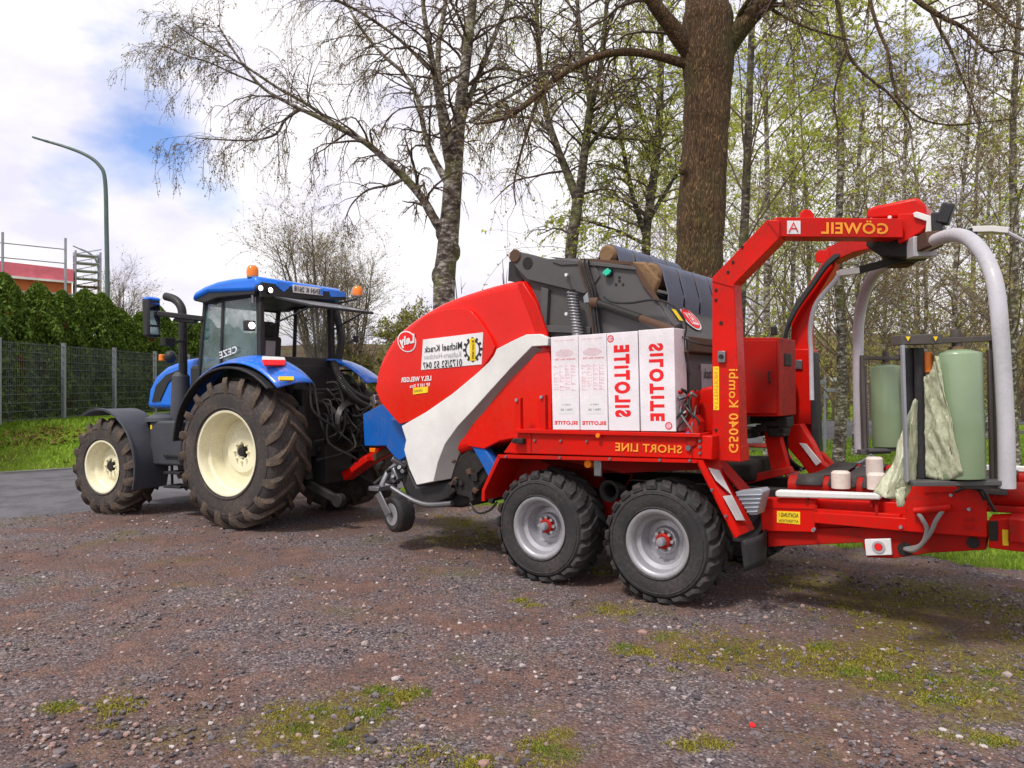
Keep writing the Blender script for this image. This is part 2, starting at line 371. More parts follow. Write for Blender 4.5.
# ------------------------------------------------------------------ ground levels
def sstep(a, b, x):
    t = max(0, min(1, (x-a)/(b-a))); return t*t*(3-2*t)
NE_P, NE_D = (-7.4, 10.65), (.766, .643)          # near road edge (point, direction)
def road_n(x, y): return -(x-NE_P[0])*NE_D[1]+(y-NE_P[1])*NE_D[0]      # metres beyond the near road edge
FENCE_X = -12.0
ROAD_W = 6.6
def gz(x, y):
    z = -.055*sstep(-2.5, .3, road_n(x, y)) if x < 3 else 0.
    return z
# ------------------------------------------------------------------ wheels
def wheel_meshes(R, w, Rr, nl, hl, rimmat, tyremat, lugmat, kind, disc=.55, hubr=.12, n=64):
    """returns (disc mesh object, rim, tyre) centred on the outer face, axis +y outward, at origin"""
    Rb = R-hl
    prof = [(-.07*w, Rr-.005), (-.02*w, Rr+.02), (.0, Rr+.42*(Rb-Rr)), (-.012*w, Rr+.70*(Rb-Rr)), (-.07*w, Rb-.045), (-.16*w, Rb-.012), (-.33*w, Rb), (-.5*w, Rb+.004)]
    prof = prof+[(-w-a, r) for (a, r) in reversed(prof[:-1])]
    t = MB(); t.lathe(prof, n=n, closed=True)
    # raised rings on the sidewall
    for rr in ((Rr+.12*(Rb-Rr)), (Rr+.62*(Rb-Rr))):
        t.lathe([(-.03*w, rr-.012), (.004*w+.002, rr), (-.03*w, rr+.012)], n=n, closed=True)
    t.mi = 1
    for side in (1, -1):
        for k in range(nl):
            a0 = 2*math.pi*(k+(.5 if side < 0 else 0))/nl
            st = []
            if kind == 'ag':
                S = [(0., .0), (.18, .16), (.40, .38), (.62, .60), (.84, .80), (.97, .90)]
                for (q, g) in S:
                    y = -w/2+side*(-.03*w+q*w*.5); rb = Rb-.02-(.03 if q > .9 else 0); rt = R-(.012 if q < .9 else .035)
                    st.append((y, rb, y, rt, g*.36, .026+.016*q))
                ys = -w/2+side*w*.5
                st.append((ys-side*.012*w, Rb-.10, ys+side*.02*w, Rb-.045, .36, .04))
                st.append((ys-side*.012*w, Rb-.19, ys+side*.008*w, Rb-.16, .385, .034))
            else:
                S = [(.02, .0), (.25, .05), (.30, .07), (.62, .13), (.66, .16), (.95, .20)]
                for (q, g) in S:
                    y = -w/2+side*(q*w*.49); rb = Rb-.02-(.02 if q > .9 else 0); rt = R-(.030 if q > .9 else .004)
                    st.append((y, rb, y, rt, g, .036 if (k % 2 or q > .3) else .024))
                ys = -w/2+side*w*.5
                st.append((ys-side*.02*w, Rb-.05, ys-side*.006*w, Rb-.02, .21, .03))
            vs = []
            for (yb, rb, yt, rt, g, hw) in st:
                th = a0-g
                for (y, r, dt) in ((yb, rb, -hw*1.45), (yt, rt, -hw), (yt, rt, hw), (yb, rb, hw*1.45)):
                    A = th+dt/r; vs.append((r*math.sin(A), y, r*math.cos(A)))
            m = len(st); fs = [(i*4+j, i*4+j+1, i*4+5+j, i*4+4+j) for i in range(m-1) for j in range(3)]+[(0, 3, 2, 1), tuple((m-1)*4+j for j in range(4))]
            t.add(vs, fs)
    tyre = t.build('tyre', [tyremat, lugmat], ang=38, recalc=False)
    bm = bmesh.new(); bm.from_mesh(tyre.data); bmesh.ops.recalc_face_normals(bm, faces=bm.faces); bm.to_mesh(tyre.data); bm.free()
    r = MB()
    dd = -disc*w
    r.lathe([(-.06*w, Rr+.022), (-.035*w, Rr+.026), (-.022*w, Rr+.012), (-.03*w, Rr-.012), (-.07*w, Rr-.028), (-.22*w, Rr-.04), (-.26*w, Rr-.075), (dd+.06, Rr-.085), (dd, Rr-.11),
             (dd-.02, Rr-.11), (-.7*w, Rr-.06), (-.97*w, Rr-.02), (-.98*w, Rr+.02), (-.93*w, Rr+.012), (-.5*w, Rr-.03), (-.08*w, Rr-.008)], n=n, closed=True)
    rim = r.build('rim', rimmat, ang=40)
    d = MB(); rd = Rr-.10
    d.lathe([(dd-.012, rd), (dd+.012, rd), (dd+.02, rd*.72), (dd+.055, rd*.62), (dd+.06, hubr*1.75), (dd+.05, hubr*1.2), (dd-.03, hubr*1.1), (dd-.03, rd*.6)], n=n, closed=True)
    for k in range(8):
        a = 2*math.pi*k/8; q = Vector((hubr*1.48*math.sin(a), dd+.06, hubr*1.48*math.cos(a)))
        d.cyl(q, q+Vector((0, .03, 0)), .016, n=6)
    disc_o = d.build('wheel', rimmat, ang=35)
    return disc_o, rim, tyre
def dup_tree(root, parent, loc, rotz=0):
    c = root.copy(); COL.objects.link(c); c.parent = parent; c.location = loc; c.rotation_euler = (0, 0, rotz)
    for ch in root.children:
        d = ch.copy(); COL.objects.link(d); d.parent = c
    return c

# ------------------------------------------------------------------ tractor
def build_tractor():
    T = Frame((-3.63, 9.71, .02), 150, 1.5)
    root = empty('tractor', T.M)
    tag(root, 'blue tractor with cream wheel rims and orange beacons, parked at the left', 'tractor')
    p, p3, poly = T.p, T.p3, T.poly
    # wheels
    d, r, t = wheel_meshes(.98, .60, .53, 19, .055, 'cream', 'tyre', 'lug', 'ag', disc=.55, hubr=.085)
    for x in (r, t): x.parent = d
    h = MB(); h.cyl((0, -.36, 0), (0, -.25, 0), .07, .055, 20); hb = h.build('hub', 'dark', d, bevel=.006)
    d.parent = root; d.location = (-.02, 0, .95)
    dup_tree(d, root, (-.02, -2.32, .95), math.pi)
    d, r, t = wheel_meshes(.72, .52, .37, 16, .05, 'cream', 'tyre', 'lug', 'ag', disc=.42, hubr=.075)
    for x in (r, t): x.parent = d
    h = MB(); h.cyl((0, -.3, 0), (0, -.14, 0), .085, .07, 20); h.build('hub', 'dark', d, bevel=.006)
    d.parent = root; d.location = (2.70, -.06, .70); d.rotation_euler = (0, 0, rad(3))
    dup_tree(d, root, (2.70, -2.26, .70), math.pi+rad(3))
    # chassis
    m = MB(); m.box((1.4, -1.16, .92), (3.1, .55, .5)); m.box((-.1, -1.16, 1.0), (.75, .62, .75)); m.box((3.2, -1.16, .85), (.7, .5, .5)); m.box((.3, -1.16, 1.3), (1.3, 1.3, .18))
    m.cyl((0, -.4, .95), (0, -1.9, .95), .13); m.cyl((2.7, -.4, .70), (2.7, -1.9, .70), .09)
    m.build('chassis', 'dark', root, bevel=.02)
    # bonnet with swoosh grille
    b = MB(); pr = poly([(146, 408), (148.5, 389), (155, 376), (166, 366.5), (182, 360), (200, 357), (200, 410)], -.80)
    b.prism(pr, -.80, -1.52); b.build('bonnet', 'blue', root, bevel=.07, seg=4)
    g = MB(); g.prism(poly([(152, 402), (156, 386), (166, 375), (181, 369), (178, 373), (168, 383), (163, 394), (160, 401)], -.79), -.785, -.81); g.build('side_grille', 'black', root)
    g = MB(); q = p3(162, 361, -.95); g.cyl(q, q+Vector((0, 0, .10)), .05, .045); g.build('marker_lamp', 'orange', root, bevel=.01)
    g = MB(); q = p3(170.5, 357, -1.0); g.ball(q, (.09, .09, .10)); g.build('intake_dome', 'black', root)
    # exhaust stack
    e = MB(); xs = [(183, 380), (183, 345), (182.5, 315), (180, 305), (174, 299), (166, 296.5)]
    e.tube(smoothpath([p3(u, v, -.62) for u, v in xs], 4), .060, 14); e.build('exhaust_pipe', 'black', root)
    e = MB(); a = p3(180, 432, -.62); c = p3(181, 372, -.62)
    e.tube([a, a.lerp(c, .08), a.lerp(c, .5), a.lerp(c, .93), c], [.14, .15, .13, .12, .07], 18); e.build('exhaust_silencer', 'plastgrey', root)
    # fuel tank and steps
    f = MB(); x0, z0 = p(150, 465, -.32); x1, z1 = p(150, 421, -.32); x2, _ = p(181, 440, -.32)
    f.box(((x0+x2)/2, -.58, (z0+z1)/2), (abs(x2-x0), .52, z1-z0)); f.build('fuel_tank', 'plastgrey', root, bevel=.035, seg=3)
    f = MB(); a = p3(165, 421, -.55); f.lathe([(0, .27), (.05, .26), (.10, .15), (.12, .145)], o=a, ax=(0, 0, 1)); f.build('tank_top', 'plastgrey', root)
    y_ = MB(); q = p3(150, 427, -.315); y_.box(q+Vector((-.03, 0, 0)), (.03, .01, .06)); y_.build('yellow_reflector', 'yellow', root)
    s = MB()
    for (v, k) in ((456, 0), (473, 0), (487, 1)):
        a = p3(172, v, -.30); s.box(a+Vector((0, -.12, 0)), (.36, .26, .035))
        if k: s.box(a+Vector((.16, -.12, .25)), (.03, .03, .55)); s.box(a+Vector((-.16, -.12, .25)), (.03, .03, .55))
    s.build('step', 'black', root, bevel=.006)
    # front mudguard: bent sheet over the front wheel
    def guard(y0, y1, nm='front_mudguard'):
        pts = []
        for k in range(13):
            a = rad(112-k*11.2) if False else rad(64+k*11.4)
            pts.append((2.70+.84*math.cos(a), .70+.84*math.sin(a)))
        g = MB(); g.strip(pts, y0, y1, .018)
        g.strip([(2.70+.858*math.cos(rad(64+k*11.4)), .70+.858*math.sin(rad(64+k*11.4))) for k in range(13)], y0+.005, y0-.03, .012)
        return g.build(nm, 'plastgrey', root, bevel=.004)
    guard(-.02, -.56); guard(-1.78, -2.30)
    m = MB(); m.box((2.3, -.55, 1.2), (.06, .5, .08)); m.box((2.3, -1.8, 1.2), (.06, .5, .08)); m.build('mudguard_bracket', 'black', root)
    # rear fenders
    def fender(ya, yb, s):
        def arc(R0, a0, a1, n=18, rise=0.):
            return [((R0+rise*i/n)*math.cos(rad(a0+(a1-a0)*i/n)), .95+(R0+rise*i/n)*math.sin(rad(a0+(a1-a0)*i/n))) for i in range(n+1)]
        f = MB(); f.strip(arc(1.05, 8, 134, rise=.08), ya, ya-s*.12, .03); f.build('fender_flare', 'black', root, bevel=.008)
        # blue shell: curved across as well as along
        A = arc(1.09, 22, 137, 26, .10); n = len(A)
        def fn(u, v):
            i = u*(n-1); k = min(int(i), n-2); t = i-k; x = A[k][0]*(1-t)+A[k+1][0]*t; z = A[k][1]*(1-t)+A[k+1][1]*t
            c = math.sin(math.pi*min(1, v*1.15))**.6 if v < .87 else math.sin(math.pi*.9999)**.6*0
            bul = .115*math.sin(math.pi*min(1, v*.62+.02))
            nx, nz = x, z-.95; L = math.hypot(nx, nz); drop = -.03*(v-.5) if v > .5 else 0
            return (x+nx/L*(bul+drop), ya-s*(.07+.56*v), z+nz/L*(bul+drop))
        f = MB(); f.grid(fn, 27, 9); o = f.build('fender', 'dustblue', root, ang=60, recalc=True)
        so_ = o.modifiers.new('thick', 'SOLIDIFY'); so_.thickness = .02; so_.offset = -1
        w = MB(); w.prism([(A[1][0]-.02, A[1][1])]+[(x*.97, z*.985) for (x, z) in A[2:24]]+[(-.4, 1.3), (.8, 1.3)], ya-s*.60, ya-s*.63)
        w.build('fender_inner_wall', 'black', root)
    fender(-.02, -.65, 1); fender(-2.30, -1.7, -1)
    # reflector on the fender rear, placed on the shell
    def onfender(u, v): # ray to radius 1.17 cylinder
        o, d_ = T.ray(u, v); ox, oz = o.x+0, o.z-.95; a = d_.x**2+d_.z**2; b_ = 2*(ox*d_.x+oz*d_.z); c = ox*ox+oz*oz-1.29**2
        disc = b_*b_-4*a*c
        t = (-b_-math.sqrt(max(0, disc)))/(2*a); q = o+d_*t; return q
    for (nm, mt, pts) in (('rear_lamp', 'inkred', [(262, 361), (285, 361.5), (284, 366), (264, 366)]), ('reflector_strip', 'plate', [(262, 357.5), (284, 358.5), (285, 361.3), (262, 361)]), ('warning_sticker', 'yellow', [(278, 377.5), (293, 377.5), (293, 381), (279, 381)])):
        q = [onfender(u, v) for u, v in pts]; n = (q[1]-q[0]).cross(q[3]-q[0]).normalized()
        if n.dot(T.I.to_3x3() @ Vector((0, -1, 0))) < 0: n = -n
        c = sum(q, Vector())/4; c_ = Vector((c.x, 0, c.z-.95)).normalized()
        m = MB(); m.prismv([x for x in q], n*.02); m.build(nm, mt, root)
    # cab: pillars, roof, panes
    yn, yf = -.47, -1.85
    cx = [(-.17, 2.28), (-.17, 3.0)]
    base_front = p(196, 365, yn); top_front = p(204, 303, yn)
    pb = (-.15, 2.12); pt = (-.15, 3.02)
    m = MB()
    for y in (yn-.03, yf+.03):
        m.beam([(pb[0], y, pb[1]), (pt[0], y, pt[1])], .07, .09)
        m.beam([(base_front[0], y, base_front[1]-.4), (top_front[0], y, top_front[1])], .06, .06)
        m.beam([(pt[0], y, pt[1]), (top_front[0], y, top_front[1]+.02)], .07, .08)
        m.beam([(.62, y, 2.05), (.55, y, 3.0)], .05, .05)
    m.beam([(pt[0], yn, pt[1]), (pt[0], yf, pt[1])], .08, .08, up=(1, 0, 0)); m.beam([(top_front[0], yn, top_front[1]), (top_front[0], yf, top_front[1])], .07, .07, up=(1, 0, 0))
    m.beam([(pb[0], yn, pb[1]), (pb[0], yf, pb[1])], .08, .16, up=(1, 0, 0))
    m.build('cab_frame', 'black', root, bevel=.015)
    # curved outer rear pillar on the far side
    m = MB(); q = [Vector((-.15, yf, 3.05)), Vector((-.22, yf-.05, 2.75)), Vector((-.25, yf-.07, 2.45)), Vector((-.20, yf-.04, 2.15))]
    m.tube(smoothpath(q, 4), .055, 8); q = [Vector((x.x, yn, x.z)) for x in q]; m.build('rear_pillar', 'black', root)
    # cab lower body below the windows
    m = MB(); m.box((.55, (yn+yf)/2, 1.75), (1.5, abs(yf-yn)-.06, .75)); m.build('cab_body', 'black', root, bevel=.05)
    W = MB(); W.prism([(pb[0]+.05, pb[1]), (base_front[0]-.03, base_front[1]-.3), (top_front[0]-.03, top_front[1]-.02), (pt[0]+.05, pt[1]-.03)], yn-.02, yn-.03)
    W.build('side_window', 'glass', root, ang=0)
    W = MB(); W.prism([(pb[0]+.05, pb[1]), (base_front[0]-.03, base_front[1]-.3), (top_front[0]-.03, top_front[1]-.02), (pt[0]+.05, pt[1]-.03)], yf+.02, yf+.03)
    W.build('side_window', 'glassclear', root, ang=0)
    W = MB(); W.prismv([(base_front[0], yn-.05, base_front[1]-.3), (base_front[0], yf+.05, base_front[1]-.3), (top_front[0], yf+.05, top_front[1]), (top_front[0], yn-.05, top_front[1])], (.01, 0, 0)); W.build('windscreen', 'glassclear', root, ang=0)
    # steering console, seat, monitor
    s = MB(); c = p3(301, 337, -1.0)
    s.box((.42, -1.12, 2.62), (.12, .30, .22), rot=(0, -.12, 0)); s.box((.45, -1.12, 2.27), (.16, .48, .52), rot=(0, -.1, 0)); s.box((.7, -1.12, 2.02), (.5, .5, .14))
    s.build('driver_seat', 'seat', root, bevel=.05, seg=3)
    s = MB(); s.box((.335, -1.10, 2.30), (.02, .17, .30), rot=(0, -.1, 0)); s.build('seat_back_cloth', 'inkgrey', root)
    s = MB(); s.tube([(1.1, -1.15, 2.0), (1.0, -1.15, 2.3)], .03); s.lathe([(0, .17), (.02, .19), (.04, .17)], o=(1.0, -1.15, 2.3), ax=(-.4, 0, 1), n=20); s.box((.9, -1.7, 2.45), (.05, .2, .15)); s.tube([(.9, -1.7, 2.1), (.9, -1.7, 2.4)], .02)
    s.build('steering_wheel', 'black', root)
    # roof
    yr0, yr1 = -.36, -1.96
    side = poly([(190.5, 301), (193, 292), (203, 286.5), (216, 281.5), (232, 278.3), (247, 277)], -.36)
    side += [(-.22, side[-1][1]+.01), (-.30, 3.12), (-.22, 3.03)]
    low = poly([(191.5, 303.5), (206, 307.5)], -.36)
    R_ = MB(); R_.prism(side+[(side[0][0]-.35, side[0][1]+.085), ], yr0, yr1); R_.build('roof', 'blue', root, bevel=.05, seg=4)
    R_ = MB(); R_.prism([(side[0][0]+.0, side[0][1]+.01), (side[0][0]-.25, side[0][1]-.05), (side[0][0]-.5, 3.00), (-.18, 2.99), (-.18, 3.09), (.35, 3.135), (side[0][0]-.38, side[0][1]+.12)], yr0-.03, yr1+.03)
    R_.build('roof_lining', 'black', root, bevel=.02)
    # rear panel of roof: number plate etc. follows the rear edge (x = -.3)
    def rp3(u, v, x=-.315): return T.px3(u, v, x)
    def rear_panel(nm, mt, pts, x=-.315, t=.02):
        m = MB(); m.prismv([rp3(u, v, x) for u, v in pts], (t, 0, 0)); return m.build(nm, mt, root, bevel=.004)
    rear_panel('roof_rear_panel', 'black', [(262, 282), (346, 294), (346, 300), (262, 297)], -.31, .05)
    rear_panel('roof_corner_trim', 'blue', [(277, 281.5), (290, 283.5), (289, 288), (284, 292), (277, 286)], -.325)
    rear_panel('roof_corner_trim', 'blue', [(329, 289.5), (345, 292), (346, 297), (331, 297)], -.325)
    rear_panel('number_plate', 'plate', [(293.2, 284.4), (323, 288.3), (323, 295.5), (293.2, 292.4)], -.33, .012)
    x = -.345
    lettering('ENH K 2618', [rp3(294.5, 285.8, x), rp3(320, 289.4, x), rp3(320, 294.5, x), rp3(294.5, 291.3, x)], 'inkblack', root, 'plate_lettering', out=(-1, 0, 0), depth=0)
    rear_panel('plate_band', 'blue', [(320.6, 288.2), (323, 288.5), (323, 295), (320.6, 294.8)], -.348, .005)
    # opened rear window, hinged under the roof
    w = MB(); a = Vector((-.30, -.58, 2.97)); c = Vector((-.30, -1.80, 2.97)); a2 = T.wy(333, 309, 8.75); 
    e1 = Vector((-.98, -.62, 2.80)); e2 = Vector((-.98, -1.78, 2.80))
    w.prismv([a, c, e2, e1], (0, 0, .012)); w.build('rear_window', 'glass_skywhite', root, ang=0)
    f = MB()
    for s0, s1 in ((a, c), (c, e2), (e2, e1), (e1, a)): f.tube([s0, s1], .018, 6)
    f.tube([Vector((-.9, -.7, 2.82)), Vector((-.2, -.62, 2.6))], .012, 6); f.tube([Vector((-.9, -1.7, 2.82)), Vector((-.2, -1.76, 2.6))], .012, 6)
    f.build('rear_window_frame', 'black', root)
    # beacons and work lamps
    for (u, v, y) in ((252.5, 271, -.42), (357.5, 291, -2.05)):
        q = p3(u, v, y) if y > -1 else T.px3(u, v, -.3)
        st = MB(); st.tube([q-Vector((0, 0, .42 if y > -1 else .15)), q-Vector((0, 0, .08))], .022); st.lathe([(0, .07), (.02, .07)], o=q-Vector((0, 0, .09)), ax=(0, 0, 1)); sto = st.build('beacon_mount', 'steel', root)
        if y < -1:
            st = MB(); st.beam([q-Vector((0, 0, .12)), Vector((-.15, -1.9, 3.0))], .03, .03, up=(0, 0, 1)); st.build('beacon_arm', 'black', root)
        b = MB(); b.lathe([(0, .072), (.06, .078), (.11, .07), (.14, .045), (.15, 0)], o=q-Vector((0, 0, .07)), ax=(0, 0, 1), n=24); b.build('beacon', 'orange', root)
    for (u, v, r_) in ((260.5, 288, .032), (270.5, 290.2, .032)):
        q = T.px3(u, v, -.34); b = MB(); b.cyl(q, q+Vector((.06, 0, 0)), r_+.012); h_ = b.build('work_lamp', 'black', root)
        b = MB(); b.cyl(q+Vector((-.008, 0, 0)), q+Vector((.01, 0, 0)), r_); b.build('lamp_glass', 'lit', h_)
    q = T.px3(252, 325.5, -.26); b = MB(); b.box(q+Vector((.05, 0, 0)), (.08, .14, .13)); h_ = b.build('work_lamp', 'black', root, bevel=.01)
    b = MB(); b.cyl(q+Vector((-.008, 0, 0)), q+Vector((.012, 0, 0)), .042); b.build('lamp_glass', 'lit', h_)
    # mirrors
    m = MB(); a = p3(204, 319, -.5); c = p3(158, 313.5, -.12); m.beam([a, c], .07, .09, up=(0, 0, 1)); m.beam([p3(196, 320, -.45), p3(176, 318, -.3)], .1, .13, up=(0, 0, 1)); m.build('mirror_arm', 'black', root, bevel=.01)
    m = MB(); q = p3(151.5, 318, -.08); m.box(q, (.14, .20, .53)); mo = m.build('mirror', 'black', root, bevel=.035, seg=3)
    m = MB(); m.box(q+Vector((0, 0, .255)), (.15, .20, .06)); m.build('mirror_cap', 'blue', mo, bevel=.03)
    m = MB(); m.box(q+Vector((-.073, .0, .05)), (.006, .15, .30)); m.box(q+Vector((-.073, .0, -.18)), (.006, .15, .10))
    m.build('mirror_glass', M['mirrorglass'], mo)
    m = MB(); q = p3(168, 342, -.35); m.box(q, (.12, .16, .11)); m.tube([q, q+Vector((-.1, -.2, .02))], .02); m.build('side_lamp', 'black', root, bevel=.02)
    m = MB(); m.tube(smoothpath([p3(183, 360, -.5), p3(184, 335, -.5), p3(192, 324, -.5), p3(202, 320, -.5)], 4), .008, 5); m.build('cable', 'hose', root)
    m = MB(); q = Vector((-.22, -2.05, 2.60)); m.box(T.px3(356, 339, -.2), (.05, .08, .10)); m.beam([T.px3(356, 339, -.2), T.px3(347, 343, -.2)], .03, .03, up=(0, 0, 1)); m.build('side_lamp', 'black', root, bevel=.01)
    # small lettering low on the side window
    y = yn-.012+.02
    lettering('CEZE', [p3(219, 352, y), p3(237, 345.5, y), p3(237, 352.5, y), p3(220, 359, y)], 'plate', root, 'window_lettering')
    # far window wiper arm, hitch
    rnd = random.Random(5)
    m = MB()
    m.box((-.45, -1.16, 1.35), (.45, .9, .8)); m.box((-.62, -1.16, .75), (.5, .5, .5)); m.box((-.45, -.85, .95), (.22, .2, .95))
    m.box((-.75, -.62, 1.05), (.12, .12, .95), rot=(0, .12, 0)); m.box((-.75, -1.65, 1.05), (.12, .12, .95), rot=(0, .12, 0))
    for k in range(14): m.box((-.72+rnd.uniform(-.1, .1), rnd.uniform(-1.6, -.7), rnd.uniform(.9, 1.8)), (.12, rnd.uniform(.06, .2), rnd.uniform(.06, .2)))
    m.build('rear_linkage', 'dark', root, bevel=.01)
    for y in (-.72, -1.62):
        m = MB(); m.beam([(-.45, y, .62), (-.85, y+.05, .50), (-1.25, y+.02, .34)], .07, .10); m.lathe([(-.05, .085), (.05, .085)], o=(-1.28, y+.02, .33), ax=(0, 1, 0)); m.build('lower_link', 'dark', root, bevel=.01)
    m = MB(); m.tube([(-.5, -1.16, 1.65), (-1.05, -1.16, 1.25)], .045); m.build('top_link', 'dark', root)
    for k in range(16):
        m = MB(); y = -.75-.06*k*rnd.uniform(.8, 1.1); z = rnd.uniform(1.35, 1.95)
        a = Vector((-.72, max(y, -1.65), z)); m.tube(smoothpath([a, a+Vector((-.18, rnd.uniform(-.05, .15), -.02)), a+Vector((-.28, rnd.uniform(-.2, .2), -.35)), a+Vector((-.3-.2*rnd.random(), rnd.uniform(-.3, .1), -.62)), a+Vector((-.10, rnd.uniform(-.2, .2), -.75))], 5), rnd.choice((.012, .016, .02)), 6)
        m.build('hydraulic_hose', 'hose', root)
    # corrugated hose loop
    path = smoothpath([T.px3(333, 362, -.8), T.px3(340, 378, -.95), T.px3(352, 392, -1.0), T.px3(368, 400, -1.0), T.px3(384, 398, -1.0)], 8)
    for q in (0, 1):
        m = MB(); pp = [x+Vector((-.05*q, 0, -.10*q)) for x in path]; fine = smoothpath(pp, 3); m.tube(fine, [.042+.008*(i % 2) for i in range(len(fine))], 9); m.build('corrugated_hose', 'hose', root)
    m = MB()
    for k in range(5):
        c = T.px3(353, 423, -1.05+.02*k); R0 = .27+.02*k
        m.tube([c+Vector((0, R0*math.cos(t*.35), R0*.95*math.sin(t*.35))) for t in range(19)], .012, 5)
    m.build('cable_coil', 'hose', root)
    return root
def mirror_glass():
    m, nt, N, L, P = _mat('mirror_glass'); P.inputs['Base Color'].default_value = (.55, .62, .68, 1); P.inputs['Metallic'].default_value = 1; P.inputs['Roughness'].default_value = .06; return m
M['mirrorglass'] = mirror_glass()
build_tractor()
# ------------------------------------------------------------------ baler and wrapper combination
B = Frame((1.205, 6.43, 0), 143.5, 1.5)
def circle_pts(c, r, n=24, rx=None):
    return [(c[0]+(rx or r)*math.cos(2*math.pi*k/n), c[1]+r*math.sin(2*math.pi*k/n)) for k in range(n)]
def ringmb(m, c, r0, r1, y0, y1, n=28, sx=1.):
    # flat ring in the xz plane
    for k in range(n):
        a, b = 2*math.pi*k/n, 2*math.pi*(k+1)/n
        m.prism([(c[0]+r0*sx*math.cos(a), c[1]+r0*math.sin(a)), (c[0]+r1*sx*math.cos(a), c[1]+r1*math.sin(a)), (c[0]+r1*sx*math.cos(b), c[1]+r1*math.sin(b)), (c[0]+r0*sx*math.cos(b), c[1]+r0*math.sin(b))], y0, y1)
def build_baler():
    root = empty('baler_wrapper', B.M)
    tag(root, 'red and white round baler with wrapping arms on a twin axle frame behind the tractor', 'baler wrapper')
    p, p3, poly = B.p, B.p3, B.poly
    def P(nm, mt, pts, y0, y1, bevel=.006, ang=35, par=root, seg=2):
        m = MB(); m.prism(poly(pts, y0), y0, y1); return m.build(nm, mt, par, bevel=bevel, ang=ang, seg=seg)
    def L(txt, quad, y, mat, order='mirror', bold=.02, nm='lettering'):
        q = [p3(u, v, y) for u, v in quad]; return lettering(txt, q, mat, root, nm, order, bold)
    # wheels: four, two on each side
    d, r, t = wheel_meshes(.53, .44, .272, 22, .022, 'silver', 'tyre2', 'tyre2', 'flot', disc=.50, hubr=.055)
    r.parent = d; t.parent = d
    h = MB(); h.lathe([(-.20, .068), (-.13, .068), (-.12, .055), (-.12, 0)], n=24)
    hb = h.build('hub', 'dirtyred', d, bevel=.004)
    h = MB(); h.lathe([(-.13, .038), (-.08, .038), (-.065, .03), (-.06, 0)], n=20); h.build('hub_cap', 'zinc', d)
    d.parent = root; d.location = (-.014, 0, .512)
    x1, z1 = 1.185, .542
    dup_tree(d, root, (x1, 0, z1)); dup_tree(d, root, (-.014, -2.32, .512), math.pi); dup_tree(d, root, (x1, -2.32, z1), math.pi)
    m = MB(); m.cyl((-.014, -.2, .512), (-.014, -2.1, .512), .06); m.cyl((x1, -.2, z1), (x1, -2.1, z1), .06)
    m.prism([(-.15, .55), (.4, .80), (.75, .80), (1.35, .58), (1.3, .48), (.7, .62), (.5, .62), (-.1, .46)], -.5, -.6)
    m.prism([(-.15, .55), (.4, .80), (.75, .80), (1.35, .58), (1.3, .48), (.7, .62), (.5, .62), (-.1, .46)], -1.75, -1.85)
    m.build('tandem_axle', 'dirtyred', root, bevel=.01)
    # mudguard over the twin wheels, sheet with folded flange
    top = [(482, 500), (482.5, 490), (498, 455.5), (697, 461), (736, 537.5)]
    xs = poly(top, -.02); q = MB(); q.strip(xs, -.02, -.46, .016); q.build('mudguard', 'red', root, bevel=.004)
    q = MB()
    q.prism(poly([(498, 454.5), (697, 459.8), (697, 463), (498, 458)], 0), 0, -.02)
    q.prism([p(697, 460, 0), p(702, 460, 0), p(740, 534, 0), p(736, 538, 0)], 0, -.02)
    q.prism([p(498, 454.5, 0), p(500, 458, 0), p(484.5, 491, 0), p(484.5, 501, 0), p(481.5, 501, 0), p(482, 489.5, 0)], 0, -.02)
    q.build('mudguard_edge', 'red', root)
    qy = -.46
    q = MB(); q.prism([xs[0], xs[1], xs[2], xs[3], (xs[3][0]-.05, xs[3][1]-.1), (.75, 1.02), (.6, .80), (.45, 1.02), (1.35, 1.08), (1.5, .9)], qy, qy-.03)
    q.build('mudguard_inner_plate', 'dirtyred', root, bevel=.004)
    # far mudguard
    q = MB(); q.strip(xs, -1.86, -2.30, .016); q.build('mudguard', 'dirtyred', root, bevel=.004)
    # second rear slope plate, darker
    q = MB(); q.strip([p(715, 462, -.40), p(742, 492, -.40)], -.40, -.62, .012); q.build('mudguard_support', 'dirtyred', root)
    # reflective stripes on the rear slope of the guard
    A = Vector((xs[3][0], 0, xs[3][1])); Bq = Vector((xs[4][0], 0, xs[4][1])); dv = (Bq-A); nn = Vector((-dv.z, 0, dv.x)).normalized()
    if nn.x > 0: nn = -nn
    def slope(t, y): return A+dv*t+Vector((0, y, 0))+nn*.018
    for (t0, t1, t2, t3) in ((.12, .18, .52, .30), (.50, .52, .86, .82)):
        q = MB(); q.prismv([slope(t0, -.12), slope(t1, -.30), slope(t2, -.30), slope(t3, -.14)], nn*.004); q.build('reflective_stripe', 'plate', root)
    # marker lamp and round opening between wheels
    q = MB(); a = p3(587.5, 464, -.06); q.lathe([(0, .0), (.0, .035), (-.05, .04)], o=a, ax=(0, 1, 0)); l_ = q.build('side_lamp', 'orange', root)
    q = MB(); a = p3(598, 468, -.07); q.box(a, (.08, .03, .15)); q.build('lamp_bracket', 'steel', root, bevel=.01)
    q = MB(); a = p3(610, 491, -.30); q.lathe([(-.2, .055), (0, .06), (.02, .08), (.02, .10), (-.02, .10), (-.2, .06)], o=a, ax=(0, 1, 0), n=24, closed=True); q.build('axle_stub', 'dark', root)
    # fender-top carrier beam with the SHORT LINE lettering
    P('carrier_beam', 'red', [(519, 430.5), (541, 431), (700, 435.5), (712, 436), (712, 460), (698, 459), (503, 453)], -.055, -.50, .008)
    P('carrier_ledge', 'red', [(515, 429), (700, 433.5), (700, 437.5), (515, 433)], -.015, -.52, .004)
